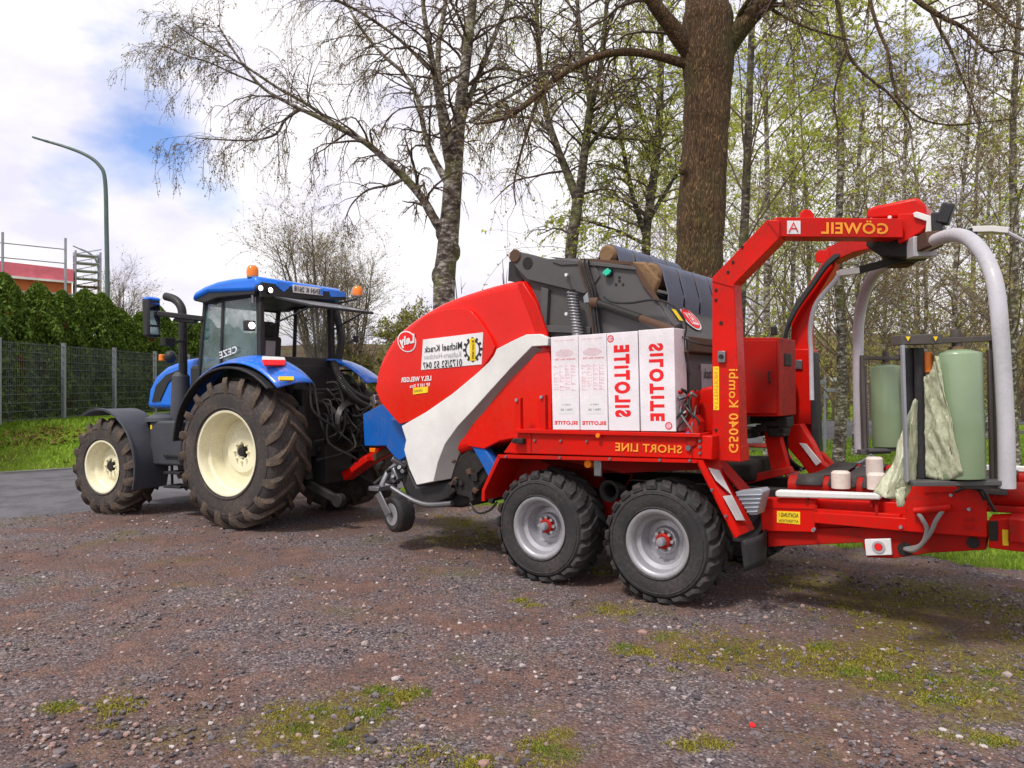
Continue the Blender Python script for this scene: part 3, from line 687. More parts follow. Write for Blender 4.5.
    L('SHORT LINE', [(615.5, 442.5), (682, 445.5), (682, 453.5), (615.5, 451)], -.05, 'letter')
    q = MB(); a = p3(598, 435.5, -.012); q.lathe([(0, .022), (.01, .02)], o=a, ax=(0, 1, 0), n=14); q.build('side_reflector', 'orange', root)
    q = MB(); a = p3(520, 441, -.02); q.box(a, (.10, .06, .05)); q.lathe([(0, .022), (.03, .02)], o=a+Vector((.06, 0, .0)), ax=(0, 1, 0), n=12); q.build('latch', 'dark', root, bevel=.006)
    for (u0, u1, v0) in ((514.5, 521, 398), (539, 546, 395)):
        q = MB(); a = p(u0, v0, -.06); c = p(u1, 431, -.06); q.box(((a[0]+c[0])/2, -.08, (a[1]+c[1])/2), (abs(a[0]-c[0]), .05, a[1]-c[1])); q.build('stake', 'red', root, bevel=.004)
        q = MB(); q.cyl(((a[0]+c[0])/2, -.05, a[1]-.02), ((a[0]+c[0])/2, -.035, a[1]-.02), .015); q.build('bolt', 'zinc', root)
    for (u, v, y) in [(535+26*k, 440.2+.55*k, -.05) for k in range(3)]+[(700+0*k, 441+6*k, -.05) for k in range(3)]+[(506, 456.7, .003), (560, 457.6, .003), (610, 458.8, .003), (660, 460, .003), (690, 460.6, .003), (712, 490, .003), (726, 516, .003)]:
        m = MB(); m.lathe([(0, .014), (.010, .012), (.010, 0)], o=p3(u, v, y), ax=(0, 1, 0), n=8); m.build('bolt', 'steel', root)
    m = MB(); m.beam([p3(531, 433.5, -.052), p3(531, 452, -.052)], .01, .006); m.build('weld_seam', 'dirtyred', root)
    m = MB(); m.beam([p3(693, 437.5, -.052), p3(692, 458, -.052)], .01, .006); m.build('weld_seam', 'dirtyred', root)
    # ---- baler body
    hood = smoothpath([(375, 392, 0), (374.5, 379, 0), (379, 362, 0), (387, 346, 0), (399, 331, 0), (418, 316, 0), (443, 302, 0), (470, 292, 0), (497, 284, 0), (515, 280.5, 0)], 4)
    hood = [(a.x, a.y) for a in hood]
    full = hood+[(522, 280), (526, 283), (534, 300), (542, 322), (549, 348), (552, 370), (552, 430), (484, 446), (455, 455), (440, 460), (405, 425), (396, 418), (388, 410), (380, 400)]
    m = MB(); m.prism(poly(full, -.30), -.30, -2.02); m.build('side_hood', 'hoodred', root, bevel=.085, seg=6)
    # raised sculpted panel inside the swoosh crease
    ridge = [(378, 390), (381, 372), (392, 352), (408, 337)]+[(a.x, a.y) for a in smoothpath([(408, 336, 0), (425, 318, 0), (443, 311, 0), (459, 308.5, 0), (471, 310, 0), (480, 319, 0), (492, 337, 0), (497, 347, 0)], 4)]+[(495, 353), (480, 374), (462, 390), (435, 408), (415, 420), (402, 424), (393, 414), (383, 402)]
    m = MB(); m.prism(poly(ridge, -.30), -.2625, -.33); m.build('hood_panel', 'hoodred', root, bevel=.010, seg=3)
    # rear return of the hood
    m = MB(); m.prism(poly([(517, 283), (524, 282.5), (537, 303), (548, 333), (549, 345), (540, 345), (531, 318)], -.30), -.285, -.32); m.build('hood_rear_edge', 'red', root, bevel=.01)
    # white swoosh panel: broad face plus grey receding facet
    wp = [(401.5, 426), (426, 412), (452, 394), (476, 374), (489, 362), (494, 355), (496.5, 349), (512, 341), (526, 334.5), (540, 334), (548, 338), (548, 345.5), (532, 346.5), (511, 368), (490, 391), (473, 410), (458, 426), (445, 444), (438, 462), (433.6, 481.5), (416.6, 485), (409, 468), (404, 450), (406, 440)]
    P('white_side_panel', 'white', wp, -.235, -.30, .006)
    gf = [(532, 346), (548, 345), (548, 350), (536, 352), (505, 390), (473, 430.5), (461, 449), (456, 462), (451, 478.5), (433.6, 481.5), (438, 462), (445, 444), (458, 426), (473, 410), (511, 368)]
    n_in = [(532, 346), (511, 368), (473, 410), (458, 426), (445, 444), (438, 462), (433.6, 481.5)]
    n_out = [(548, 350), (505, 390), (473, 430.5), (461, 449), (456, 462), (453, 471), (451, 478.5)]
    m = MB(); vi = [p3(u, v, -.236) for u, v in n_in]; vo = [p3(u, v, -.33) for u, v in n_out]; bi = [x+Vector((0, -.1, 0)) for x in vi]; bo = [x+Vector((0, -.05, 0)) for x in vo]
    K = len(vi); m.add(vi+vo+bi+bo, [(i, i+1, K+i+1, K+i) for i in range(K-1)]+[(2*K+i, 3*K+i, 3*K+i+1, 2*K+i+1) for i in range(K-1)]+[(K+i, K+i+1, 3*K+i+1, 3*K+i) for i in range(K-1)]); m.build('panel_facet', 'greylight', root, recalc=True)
    # lower red side skin
    P('lower_side_skin', 'hoodred', [(536, 353), (549, 351), (552, 372), (552, 432), (527, 436), (500, 441), (484, 449), (466, 446), (474, 431), (505, 391)], -.285, -.33, .01)
    # sign and badges
    P('advert_sign', 'plate', [(423, 339.6), (483, 332.3), (481.6, 364.4), (421, 370)], -.256, -.2625, .001)
    L('Michael Krack', [(424.5, 346.5), (462, 341.3), (462, 349), (424.5, 352.5)], -.252, 'inkblack', bold=.015)
    L('Kulturn-Holzbau', [(424.5, 354.5), (461, 350.5), (461, 356.5), (424.5, 359)], -.252, 'inkgrey', bold=0)
    L('0172/52 52 047', [(423, 362.5), (462, 358.5), (462, 366), (423, 368.7)], -.252, 'inkblack', bold=.012)
    c = p(472.5, 349.5, -.252); m = MB(); ringmb(m, c, .085, .10, -.2555, -.2515, sx=1.0)
    for k in range(12):
        a = 2*math.pi*k/12; m.box((c[0]+.113*math.cos(a), -.2535, c[1]+.113*math.sin(a)), (.03, .004, .026), rot=(0, -a, 0))
    m.build('gear_emblem', 'inkblack', root)
    m = MB(); m.prism([(c[0]-.035, c[1]-.115), (c[0]+.035, c[1]-.115), (c[0]+.035, c[1]+.115), (c[0]-.035, c[1]+.115)], -.2545, -.250); m.build('gear_emblem_bar', 'yellow', root)
    lettering('SERVICE', [p3(472, 340, -.25), p3(474.2, 340, -.25), p3(474.2, 359, -.25), p3(472, 359, -.25)], 'inkblack', root, order='up')
    c = p(407, 341.5, -.262); m = MB(); m.prism([(c[0]+.142*math.cos(t*.2618)*1., c[1]+.118*math.sin(t*.2618)+.02*math.cos(t*.2618)) for t in range(24)], -.2625, -.256); m.build('oval_badge', 'plate', root)
    m = MB(); m.prism([(c[0]+.127*math.cos(t*.2618), c[1]+.104*math.sin(t*.2618)+.018*math.cos(t*.2618)) for t in range(24)], -.2565, -.253); m.build('badge_field', 'inkred', root)
    L('Lely', [(399.5, 337.5), (414.5, 333.5), (414.5, 345.5), (399.5, 349)], -.25, 'plate', bold=.05)
    L('LELY WELGER', [(401, 377.5), (431.5, 375.5), (431.5, 380.5), (401, 382.5)], -.258, 'plate', bold=.04)
    L('RP 160 V Xtra', [(410, 384.5), (430, 382.5), (430, 386), (410, 388)], -.258, 'plate', bold=.02)
    P('warning_sticker', 'yellow', [(413, 388), (428, 386.5), (427.5, 392.5), (413, 394.5)], -.2555, -.2625, 0)
    L('LITRONIC', [(414, 389.8), (422.5, 389), (422.5, 391.5), (414, 392.3)], -.253, 'inkblack', bold=0)
    # ---- grey bale chamber, tailgate, belts
    yc = -.34
    P('chamber_side', 'grey', [(512, 262), (520, 258), (545, 262), (600, 266), (640, 292), (672, 332), (690, 372), (690, 432), (552, 432), (549, 350), (538, 310), (526, 284)], yc-.03, -2.0, .01)
    P('tailgate_arm', 'grey', [(509.5, 254), (512, 251.5), (516, 250.8), (530, 254), (547, 258.5), (575, 259.5), (594, 262), (600, 276), (590, 290), (584, 294), (566, 289), (545, 284), (527, 279.5), (518, 270), (511, 261)], yc+.03, yc-.03, .008)
    m = MB(); c = p3(527.5, 263, yc+.035); m.lathe([(0, .058), (.003, .058), (.003, 0)], o=c, ax=(0, 1, 0), n=20); m.build('arm_hole', 'dark', root)
    m = MB(); c = p3(515, 256, yc+.035); m.lathe([(0, .07), (.012, .06), (.012, 0)], o=c, ax=(0, 1, 0), n=16); m.build('pivot', 'rust', root)
    P('tailgate_plate', 'grey', [(548, 256.5), (595, 260.5), (632, 264), (637, 270), (645, 285), (656, 300), (664, 314), (673, 330), (688, 338), (688, 352), (600, 352), (597, 315), (594, 290), (586, 272), (566, 262)], yc+.015, yc-.028, .006)
    P('plate_rib', 'grey', [(552, 262), (560, 259), (578, 260.5), (597, 262), (633, 266), (637, 270), (598, 266), (578, 264.5), (561, 265)], yc+.045, yc+.016, .004)
    P('tailgate_edge', 'rust', [(590, 258.5), (632, 261.5), (640, 271), (650, 287), (661, 303), (654, 300), (643, 286), (634, 268), (630, 265), (590, 262.5)], yc+.04, yc+.012, .003)
    P('chamber_rail', 'grey', [(545, 325), (590, 327), (590, 334), (545, 332)], yc+.02, yc-.02, .005)
    P('chamber_post', 'grey', [(541, 287), (548, 289), (546, 330), (540, 330)], yc+.02, yc-.02, .005)
    m = MB(); a, c = p(509, 262, -.36), p(522, 284, -.36); m.prism(poly([(509, 262), (513, 260), (524, 276), (521, 283), (508, 281)], -.40), -.40, -1.95); m.build('chamber_front_seal', 'black', root)
    # tailgate rear face, recedes to the far side
    tA = p(657, 299, -.36); tB = p(684, 338, -.36); tC = p(684, 392, -.36)
    m = MB(); m.prism([tA, tB, (tB[0]+.12, tB[1]-.05), (tA[0]+.15, tA[1]-.03)], -.36, -1.98); tf = m.build('tailgate_rear', 'grey', root, bevel=.01)
    m = MB(); m.prism([tB, tC, (tC[0]+.1, tC[1]), (tB[0]+.1, tB[1])], -.38, -1.96); m.build('tailgate_lower', 'grey', root, bevel=.01)
    m = MB(); m.prism([(tB[0]-.03, tB[1]+.02), (tB[0]-.05, tB[1]-.12), (tB[0]+.02, tB[1]-.14), (tB[0]+.02, tB[1])], -.36, -1.98); m.build('tailgate_crossbar', 'rust', root, bevel=.01)
    # badge on the rear face
    dA = Vector((tA[0], 0, tA[1])); dB = Vector((tB[0], 0, tB[1])); ax_ = (dB-dA); nrm = Vector((ax_.z, 0, -ax_.x)).normalized()
    if nrm.x > 0: nrm = -nrm
    def face(t, y, h=.012): return dA+ax_*t+Vector((0, y, 0))+nrm*h
    m = MB()
    m.prismv([face(.45+.30*math.sin(k*.2618), -.80+.17*math.cos(k*.2618)) for k in range(24)], nrm*.003); m.build('oval_badge', 'plate', root)
    m = MB(); m.prismv([face(.45+.26*math.sin(k*.2618), -.80+.145*math.cos(k*.2618), .016) for k in range(24)], nrm*.003); m.build('badge_field', 'inkred', root)
    lettering('LELY', [face(.3, -.71, .021), face(.3, -.89, .021), face(.62, -.89, .021), face(.62, -.71, .021)], 'plate', root, order='mirror', bold=.03, depth=0)
    m = MB(); m.prismv([face(.25, -.5), face(.25, -.58), face(.55, -.58), face(.55, -.5)], nrm*.003); m.build('warning_sticker', 'yellow', root)
    q = [Vector((tB[0]-.055, y, z)) for y, z in ((-.62, tB[1]-.22), (-1.25, tB[1]-.22), (-1.25, tB[1]-.50), (-.62, tB[1]-.50))]
    m = MB(); m.prismv([x+Vector((.02, 0, 0)) for x in q], (-.01, 0, 0)); m.build('rear_sign', 'inkgrey', root)
    lettering('Michael Krack', [q[0]+Vector((0, -.03, -.04)), q[1]+Vector((0, .03, -.04)), q[1]+Vector((0, .03, -.13)), q[0]+Vector((0, -.03, -.13))], 'inkblack', root, order='mirror', depth=0)
    # belt rollers (crusted ends) and belts
    def roller(u, v, r_, segs, w0=-.40, w1=-1.92, sq=1.25):
        c = p3(u, v, w0)
        m = MB(); m.lathe([(.0, .0), (.0, r_*.8), (-.03, r_), (w1-w0, r_)], o=c, ax=(0, 1, 0), n=24); m.build('belt_roller', 'hay', root)
        W = (w1-w0+.06)/segs
        for k in range(segs):
            y0 = w0-.05+k*W; y1 = y0+W*.88; pts = []
            for j in range(13):
                a = rad(15+j*13.5); pts.append((c.x+(r_+.012)*math.cos(a), c.z+(r_+.012)*math.sin(a)))
            pts = [(pts[0][0]+.05, pts[0][1]-.10)]+pts+[(pts[-1][0]-.05, pts[-1][1]-.16*sq), (pts[-1][0]-.03, pts[-1][1]-.30*sq)]
            m = MB(); m.strip(pts, y0, y1, .012); m.build('bale_belt', 'belt', root, bevel=.003)
    roller(606, 254, .088, 4); roller(649, 274, .105, 4)
    m = MB(); m.prism(poly([(625, 262), (646, 262), (660, 280), (652, 300), (640, 285)], -.40), -.37, -.45); m.build('hay_residue', 'hay', root, bevel=.02)
    # spring, hose bundle, hydraulic ram
    a, c = p3(572, 293, yc+.11), p3(579, 340, yc+.11); m = MB(); path = []
    for k in range(170):
        t = k/169; an = t*2*math.pi*16; path.append(a.lerp(c, t)+Vector((.05*math.cos(an), .05*math.sin(an), 0)))
    m.tube(path, .0115, 5); m.build('coil_spring', 'steel', root)
    m = MB(); m.tube([a+Vector((0, 0, .03)), a, c], [.035, .032, .032], 8); m.tube([a+Vector((0, 0, .02)), p3(567, 275, yc+.06)], .008, 5); m.build('spring_rod', 'dark', root)
    for (u, v, r_) in ((567, 275, .016), (570, 293, .018), (567, 314, .016)):
        m = MB(); q = p3(u, v, yc+.05); m.lathe([(0, r_), (.02, r_), (.02, 0)], o=q, ax=(0, 1, 0), n=12); m.build('bolt', 'plate', root)
    for k, off in enumerate((-4, -2, 0, 2.2, 4)):
        m = MB(); y = yc+.065+.012*(k % 3)
        m.tube(smoothpath([p3(585+off, 259.5, y-.03), p3(583+off, 263, y), p3(587+off, 278, y), p3(592+off*.8, 292, y), p3(594+off*.7, 312, y), p3(598+off*.8, 345, y)], 4), .013, 6); m.build('hydraulic_hose', 'hose' if k % 3 else 'rust', root)
    m = MB(); a, c = p3(594, 302, yc+.09), p3(640, 318, yc+.09); m.cyl(a, c, .038); m.build('ram_cylinder', 'dark', root)
    m = MB(); m.cyl(c, p3(674, 330, yc+.09), .032); m.build('ram_rod', 'rust', root)
    m = MB(); m.cyl(a+Vector((.03, 0, 0)), a+Vector((-.05, 0, -.01)), .045); m.build('ram_eye', 'rust', root)
    P('clamp_bracket', 'zinc', [(583, 297), (588, 291), (589, 294), (590, 302), (584, 303)], yc+.07, yc+.01, .003)
    m = MB(); c = p3(608, 272.5, yc+.045)
    m.lathe([(-.03, .042), (.012, .042)], o=c, ax=(0, 1, 0), n=8); m.build('cap_washer', 'black', root)
    m = MB(); m.box(c+Vector((0, .02, 0)), (.055, .02, .055), rot=(0, .4, 0)); m.box(c+Vector((0, .02, 0)), (.085, .018, .022), rot=(0, .2, 0)); m.build('green_cap', 'green', root, bevel=.004)
    m = MB()
    for (u, v) in ((619.5, 281), (619.5, 277.5), (616, 284.5), (623, 284.5)): m.lathe([(0, .013), (.004, .013), (.004, 0)], o=p3(u, v, yc+.016), ax=(0, 1, 0), n=8)
    m.build('plate_holes', 'dark', root)
    m = MB(); m.tube(smoothpath([p3(604, 297, yc+.07), p3(612, 302, yc+.1), p3(630, 303, yc+.1), p3(652, 300, yc+.12), p3(668, 303, yc+.12), p3(680, 312, yc+.12), p3(686, 326, yc+.1), p3(684, 345, yc+.1), p3(690, 375, yc+.08)], 5), .010, 6); m.build('hydraulic_hose', 'hose', root)
    m = MB(); m.tube(smoothpath([p3(676, 330, yc+.10), p3(684, 338, yc+.14), p3(700, 344, yc+.1), p3(712, 346, yc)], 5), .009, 6); m.build('hydraulic_hose', 'hose', root)
    rnd = random.Random(9)
    for k in range(5):
        m = MB(); q = p3(678+rnd.uniform(-4, 8), 328+k*9, yc+.06); m.box(q, (.05, .06, .06), rot=(0, rnd.random(), 0)); m.cyl(q, q+Vector((-.04, .06, .03)), .014); m.build('hose_fitting', 'rust' if k % 2 else 'dark', root, bevel=.006)
    # ---- front: blue drawbar, red drawbar link, pickup, gauge wheel
    m = MB(); m.prism(poly([(364.5, 414), (385, 403.5), (394, 414), (397, 418), (397, 426), (403, 428), (403, 444), (398, 446), (366, 446)], -.78), -.75, -1.25); m.build('drawbar_head', 'dblue', root, bevel=.012)
    m = MB(); m.prism(poly([(390, 418), (404, 424), (409, 455), (398, 462), (386, 447)], -.5), -.5, -1.6); m.build('drawbar_body', 'dblue', root, bevel=.012)
    m = MB(); m.beam([p3(347, 476, -1.1), p3(368, 461, -1.1), p3(390, 449, -1.05), p3(402, 444, -.9)], .16, .13); m.beam([p3(356, 470, -1.0), p3(372, 458, -1.0)], .2, .08); m.build('drawbar_link', 'red', root, bevel=.012)
    m = MB(); m.beam([p3(374, 458, -.97), p3(396, 446, -.9)], .04, .09); m.build('link_cover', 'rust', root, bevel=.01)
    for (u, v, mt) in ((373, 450, 'orange'), (398, 448, 'orange'), (404, 463, 'plate')):
        m = MB(); m.box(p3(u, v, -.74), (.10, .03, .05)); m.build('side_reflector', mt, root, bevel=.005)
    for k in range(7):
        m = MB(); a = p3(382+rnd.uniform(-4, 4), 402+rnd.uniform(-6, 6), -.9); c = p3(340+rnd.uniform(-5, 12), 385+k*9, -1.25)
        m.tube(smoothpath([a, a.lerp(c, .3)+Vector((0, .1, -.18)), a.lerp(c, .7)+Vector((0, 0, -.22)), c], 6), .014, 6); m.build('hydraulic_hose', 'hose', root)
    for k in range(6):
        m = MB(); a = p3(376+rnd.uniform(-2, 8), 396+rnd.uniform(0, 12), -.8); m.box(a, (.12, .08, .05), rot=(0, rnd.random()*2, 0)); m.build('hose_fitting', 'rust' if k % 2 else 'steel', root, bevel=.01)
    P('pickup_body', 'dark', [(404, 458), (418, 486), (440, 486), (455, 478), (462, 452), (476, 446), (494, 462), (498, 480), (480, 502), (460, 508), (425, 506), (408, 500), (400, 480)], -.42, -1.9, .03)
    P('pickup_side', 'black', [(408, 470), (416, 487), (434, 484.5), (452, 481), (450, 498), (430, 506), (412, 502), (404, 486)], -.33, -.42, .02)
    P('drive_cover', 'dark', [(456, 458), (470, 447), (486, 462), (487, 480), (470, 500), (456, 496), (450, 478)], -.34, -.44, .03)
    for k in range(12):
        m = MB(); q = p3(rnd.uniform(452, 492), rnd.uniform(458, 500), -.33); m.box(q, (rnd.uniform(.05, .16), .05, rnd.uniform(.03, .08)), rot=(0, rnd.random()*3, 0)); m.build('drive_part', 'dark' if k % 3 else 'rust', root, bevel=.008)
    P('blue_guard', 'dblue', [(466.5, 441), (471, 438.5), (477, 440), (485, 449), (496.5, 466), (495, 474), (488.5, 479), (482, 466), (473, 450)], -.30, -.42, .02, seg=3)
    m = MB(); m.tube(smoothpath([p3(384, 484, -.3), p3(392, 488, -.3), p3(405, 496, -.3), p3(417, 502, -.3), p3(430, 505, -.3), p3(452, 503.5, -.3)], 5), .030, 10); m.build('tube_guard', 'steel', root)
    m = MB(); m.tube(smoothpath([p3(470, 503, -.35), p3(478, 513, -.3), p3(490, 510, -.3), p3(497, 502, -.3)], 5), .012, 6); m.build('hydraulic_hose', 'hose', root)
    # gauge wheel
    yg = -.16; c = p3(391.5, 514.5, yg); Rg = .205
    m = MB(); w_ = .20; m.lathe([(0, Rg*.56), (.004, Rg*.80), (-.02, Rg*.97), (-.05, Rg), (-w_+.05, Rg), (-w_+.02, Rg*.97), (-w_, Rg*.82), (-w_, Rg*.62)], n=32, closed=True)
    gw = m.build('gauge_wheel', 'hose', root); gw.location = c; gw.rotation_euler = (0, 0, rad(-14))
    m = MB(); m.lathe([(0, Rg*.62), (.002, Rg*.55), (-.05, Rg*.45), (-.06, Rg*.2), (-.0, Rg*.17), (.0, 0)], n=24); m.build('rim', 'silver', gw)
    m = MB(); f0 = p3(382, 515, yg+.05); f1 = p3(379, 491, yg+.05); f2 = p3(392, 488, yg-.08)
    m.beam([c+Vector((0, .045, 0)), p3(378, 493, yg+.045)], .02, .09); m.beam([c+Vector((0, -.21, 0)), p3(378, 493, yg+.045)+Vector((0, -.25, 0))], .02, .09); m.box(p3(378, 490, yg)+Vector((0, -.08, .02)), (.16, .30, .05)); m.build('wheel_fork', 'steel', root, bevel=.006)
    m = MB(); m.tube([p3(381, 488, -.25), p3(388, 472, -.35), p3(400, 462, -.5)], .04, 8); m.box(p3(395, 476, -.4), (.16, .12, .16), rot=(0, .5, 0)); m.build('wheel_arm', 'steel', root, bevel=.015)
    for k in range(8):
        m = MB(); q = p3(rnd.uniform(382, 406), rnd.uniform(462, 488), -.42); m.cyl(q, q+Vector((rnd.uniform(-.1, .1), .12, rnd.uniform(-.1, .1))), rnd.uniform(.02, .04)); m.build('wheel_arm_fitting', 'dark' if k % 2 else 'steel', root, bevel=.004)
    return root
def add_writing_on_mast(root):
    pass
baler = build_baler()
# ------------------------------------------------------------------ wrapper half of the machine
def build_wrapper(root):
    p, p3, poly = B.p, B.p3, B.poly
    rnd = random.Random(21)
    def P(nm, mt, pts, y0, y1, bevel=.006, ang=35, seg=2):
        m = MB(); m.prism(poly(pts, y0), y0, y1); return m.build(nm, mt, root, bevel=bevel, ang=ang, seg=seg)
    def L(txt, quad, y, mat, order='mirror', bold=.02, nm='lettering'):
        return lettering(txt, [p3(u, v, y) for u, v in quad], mat, root, nm, order, bold)
    # near mast and upper arm
    yn = -.20
    P('mast', 'red', [(712, 277.5), (766.6, 220), (779, 220), (779, 238.5), (734, 284), (739, 400), (741, 462), (712, 460)], yn, yn-.17, .006)
    P('mast_foot', 'red', [(690, 444), (741, 446), (741, 462), (700, 461), (690, 455)], yn-.004, yn-.2, .006)
    C = Vector((-1.80, -1.20, 3.05))
    # upper beam runs in towards the head
    a = p3(772, 229.3, yn-.085); e = B.pn(897, 230.5, (-1.62, -.95, 0), (-.45, .9, 0)) if False else None
    z1 = None
    def at_y(u, v, y): return p3(u, v, y)
    b_end = at_y(897, 230.3, -.98)
    m = MB(); m.beam([a, b_end], .17, .155, up=(b_end-a).cross(Vector((0, 0, 1)))); bm_ = m.build('upper_beam', 'red', root, bevel=.006)
    dirb = (b_end-a).normalized(); side = Vector((0, 0, 1)).cross(dirb).normalized()
    if side.dot(Vector((0, 1, 0))) < 0: side = -side
    upv = dirb.cross(side).normalized(); upv = upv if upv.z > 0 else -upv
    def onbeam(u, v, off=.0875):
        return B.pn(u, v, a+side*off, side)
    lettering('GÖWEIL', [onbeam(821, 219.5), onbeam(888, 221), onbeam(888, 234.2), onbeam(821, 234)], 'letter', root, bold=.025, out=side)
    m = MB(); m.prismv([onbeam(787, 220.8, .086), onbeam(800.3, 220.8, .086), onbeam(800.3, 234, .086), onbeam(787, 234, .086)], side*.003); m.build('maker_sticker', 'plate', root)
    m = MB(); q = [onbeam(789, 232, .0905), onbeam(793.5, 222.5, .0905), onbeam(798, 232, .0905)]
    m.tube(q, .006, 4); m.tube([onbeam(791, 228.5, .0905), onbeam(796, 228.5, .0905)], .005, 4); m.build('sticker_mark', 'inkred', root)
    m = MB(); o = onbeam(807.5, 216, .0); 
    m.prismv([onbeam(801, 220, .03), onbeam(801.5, 212, .03), onbeam(805, 209, .03), onbeam(811, 210, .03), onbeam(814, 214, .03), onbeam(815, 221, .03)], side*-.04); m.build('lifting_eye', 'red', root, bevel=.006)
    # mast fittings and writing
    L('G5040 Kombi', [(729, 369), (738.5, 369), (738.5, 453), (729, 453)], yn+.001, 'letter', 'up', bold=.015)
    P('warning_sticker', 'yellow', [(713, 366.5), (719, 366.5), (719, 410), (713.5, 410)], yn+.004, yn-.001, 0)
    L('ATTENTION !', [(714.2, 368), (718, 368), (718, 409), (714.5, 409)], yn+.005, 'letter', 'up', bold=0)
    P('latch_plate', 'steel', [(717.5, 351), (725, 351), (725, 362.5), (717.5, 362.5)], yn+.03, yn, .004)
    m = MB(); q = p3(721, 356.5, yn+.035); m.lathe([(0, .02), (.01, .018), (.01, 0)], o=q, ax=(0, 1, 0), n=10); q = p3(721, 323, yn+.001); m.lathe([(0, .016), (.006, .016), (.006, 0)], o=q, ax=(0, 1, 0), n=10); m.build('bolt', 'dark', root)
    for (u, v) in ((716, 290), (716, 300), (728, 272), (742, 247), (733, 262), (716, 430), (716, 442), (717, 452)):
        m = MB(); m.lathe([(0, .013), (.010, .011), (.010, 0)], o=p3(u, v, yn), ax=(0, 1, 0), n=8); m.build('bolt', 'dark', root)
    m = MB(); m.beam([p3(712.5, 281, yn+.002), p3(734, 287, yn+.002)], .008, .008); m.build('weld_seam', 'dirtyred', root)
    m = MB(); m.beam([p3(768, 222, yn+.002), p3(779, 237, yn+.002)], .008, .008); m.build('weld_seam', 'dirtyred', root)
    # far mast
    yf = -2.08
    P('mast', 'red', [(791.5, 312), (800, 297), (823, 262), (829, 246), (838, 250), (834, 268), (812, 305), (809, 318), (812, 445), (786, 445), (790, 380)], yf+.09, yf-.09, .006)
    m = MB(); a2 = p3(833, 256, yf); e2 = p3(893, 236, -1.36); m.beam([a2, a2.lerp(e2, .5)+Vector((0, 0, .03)), e2], .16, .14, up=(0, 0, 1)); m.build('upper_beam', 'red', root, bevel=.006)
    P('lifting_eye', 'red', [(816, 262), (815, 254), (819, 250), (826, 250), (830, 256), (826, 264)], yf+.02, yf-.03, .004)
    P('mast_sleeve', 'red', [(786, 349), (811, 349), (813, 425), (787, 424)], yf+.13, yf-.13, .008)
    P('latch_plate', 'steel', [(795, 360), (802, 360), (802, 369), (795, 369)], yf+.15, yf+.12, .003)
    P('rubber_bumper', 'black', [(809.5, 352), (815, 352), (819, 453), (814, 455), (811, 450)], yf+.25, yf+.10, .01)
    for k in range(4):
        off = k*2.4; m = MB(); y = yf+.16+.02*k
        pts = [(896, 236), (870, 240), (845, 250+off*.3), (828, 262+off*.4), (812, 284+off*.4), (797, 305+off*.5), (787, 328+off*.3), (784, 352), (785+off, 378), (786+off, 400), (783+off, 424), (779+off, 440), (781+off, 458), (795+off, 470)]
        L_ = [p3(u, v, y if i > 2 else (-1.5 if i == 0 else (-1.75 if i == 1 else y))) for i, (u, v) in enumerate(pts)]
        m.tube(smoothpath(L_, 4), .022, 6); m.build('hydraulic_hose', 'hose', root)
    # toolbox cabinet between the masts
    m = MB(); c0 = poly([(741.5, 337.5), (778.5, 337.5), (779.5, 416.5), (742, 416.5)], -.95); m.prism(c0, -.95, -1.45); m.build('cabinet', 'dirtyred', root, bevel=.008)
    m = MB(); m.prism(poly([(744, 340.5), (776, 340.5), (776.8, 413.5), (744.5, 413.5)], -.94), -.935, -.95); cd = m.build('cabinet_door', 'dirtyred', root, bevel=.004)
    m = MB(); q = p3(770, 377, -.925); m.tube([q+Vector((0, 0, .05)), q+Vector((0, .03, .04)), q+Vector((0, .03, -.04)), q+Vector((0, 0, -.05))], .008, 6); m.build('handle', 'dark', cd)
    m = MB(); q = p3(774, 331, -1.1); m.box(q, (.05, .05, .08)); m.build('valve_block', 'dark', root, bevel=.01)
    m = MB(); m.box(p3(784, 360, -1.2), (.08, .2, .12)); m.build('valve_block', 'dark', root, bevel=.01)
    m = MB(); m.box(p3(783, 378, -1.2), (.06, .2, .10)); m.build('valve_block', 'dark', root, bevel=.01)
    m = MB(); 
    for k in range(12): m.box(p3(rnd.uniform(744, 790), rnd.uniform(418, 436), -1.25), (rnd.uniform(.06, .2), .2, rnd.uniform(.04, .10)))
    m.build('pump_group', 'dark', root, bevel=.012)
    m = MB(); m.box(p3(744, 468, -1.35), (.42, .6, .20)); m.build('oil_tank', 'dark', root, bevel=.05, seg=3)
    # posts and frame under the cabinet
    P('frame_post', 'red', [(762.5, 427), (777, 427), (789, 472), (775, 474), (771, 470)], -1.25, -1.35, .006)
    P('frame_post', 'red', [(740.5, 425), (743, 425), (744, 462), (741, 462)], -1.2, -1.3, .004)
    P('frame_rail', 'dirtyred', [(738, 477), (789, 467), (792, 473), (740, 486)], -1.1, -1.2, .006)
    P('mast_brace', 'red', [(787, 425), (800, 424), (812, 444), (820, 462), (830, 470), (812, 478), (800, 462), (788, 448)], yf+.5, yf+.35, .006)
    P('mast_brace', 'dirtyred', [(806, 444), (813, 444), (838, 470), (834, 474), (822, 470)], yf+.2, yf+.1, .004)
    P('white_guide', 'white', [(799, 443), (806, 444), (821, 462), (816, 466)], yf+.53, yf+.51, .004)
    # near valve clutter, red reservoir
    P('reservoir', 'red', [(699, 389), (711, 386), (719, 389), (719, 428), (712, 434), (702, 432), (697.5, 420)], -.30, -.62, .025, seg=3)
    P('valve_body', 'dirtyred', [(685, 396), (692, 389), (695, 396), (693, 410), (690, 424), (683, 424)], -.10, -.24, .02)
    P('valve_body', 'dirtyred', [(686, 424), (693, 414), (698, 422), (697, 446), (691, 450), (685, 446)], -.04, -.20, .02)
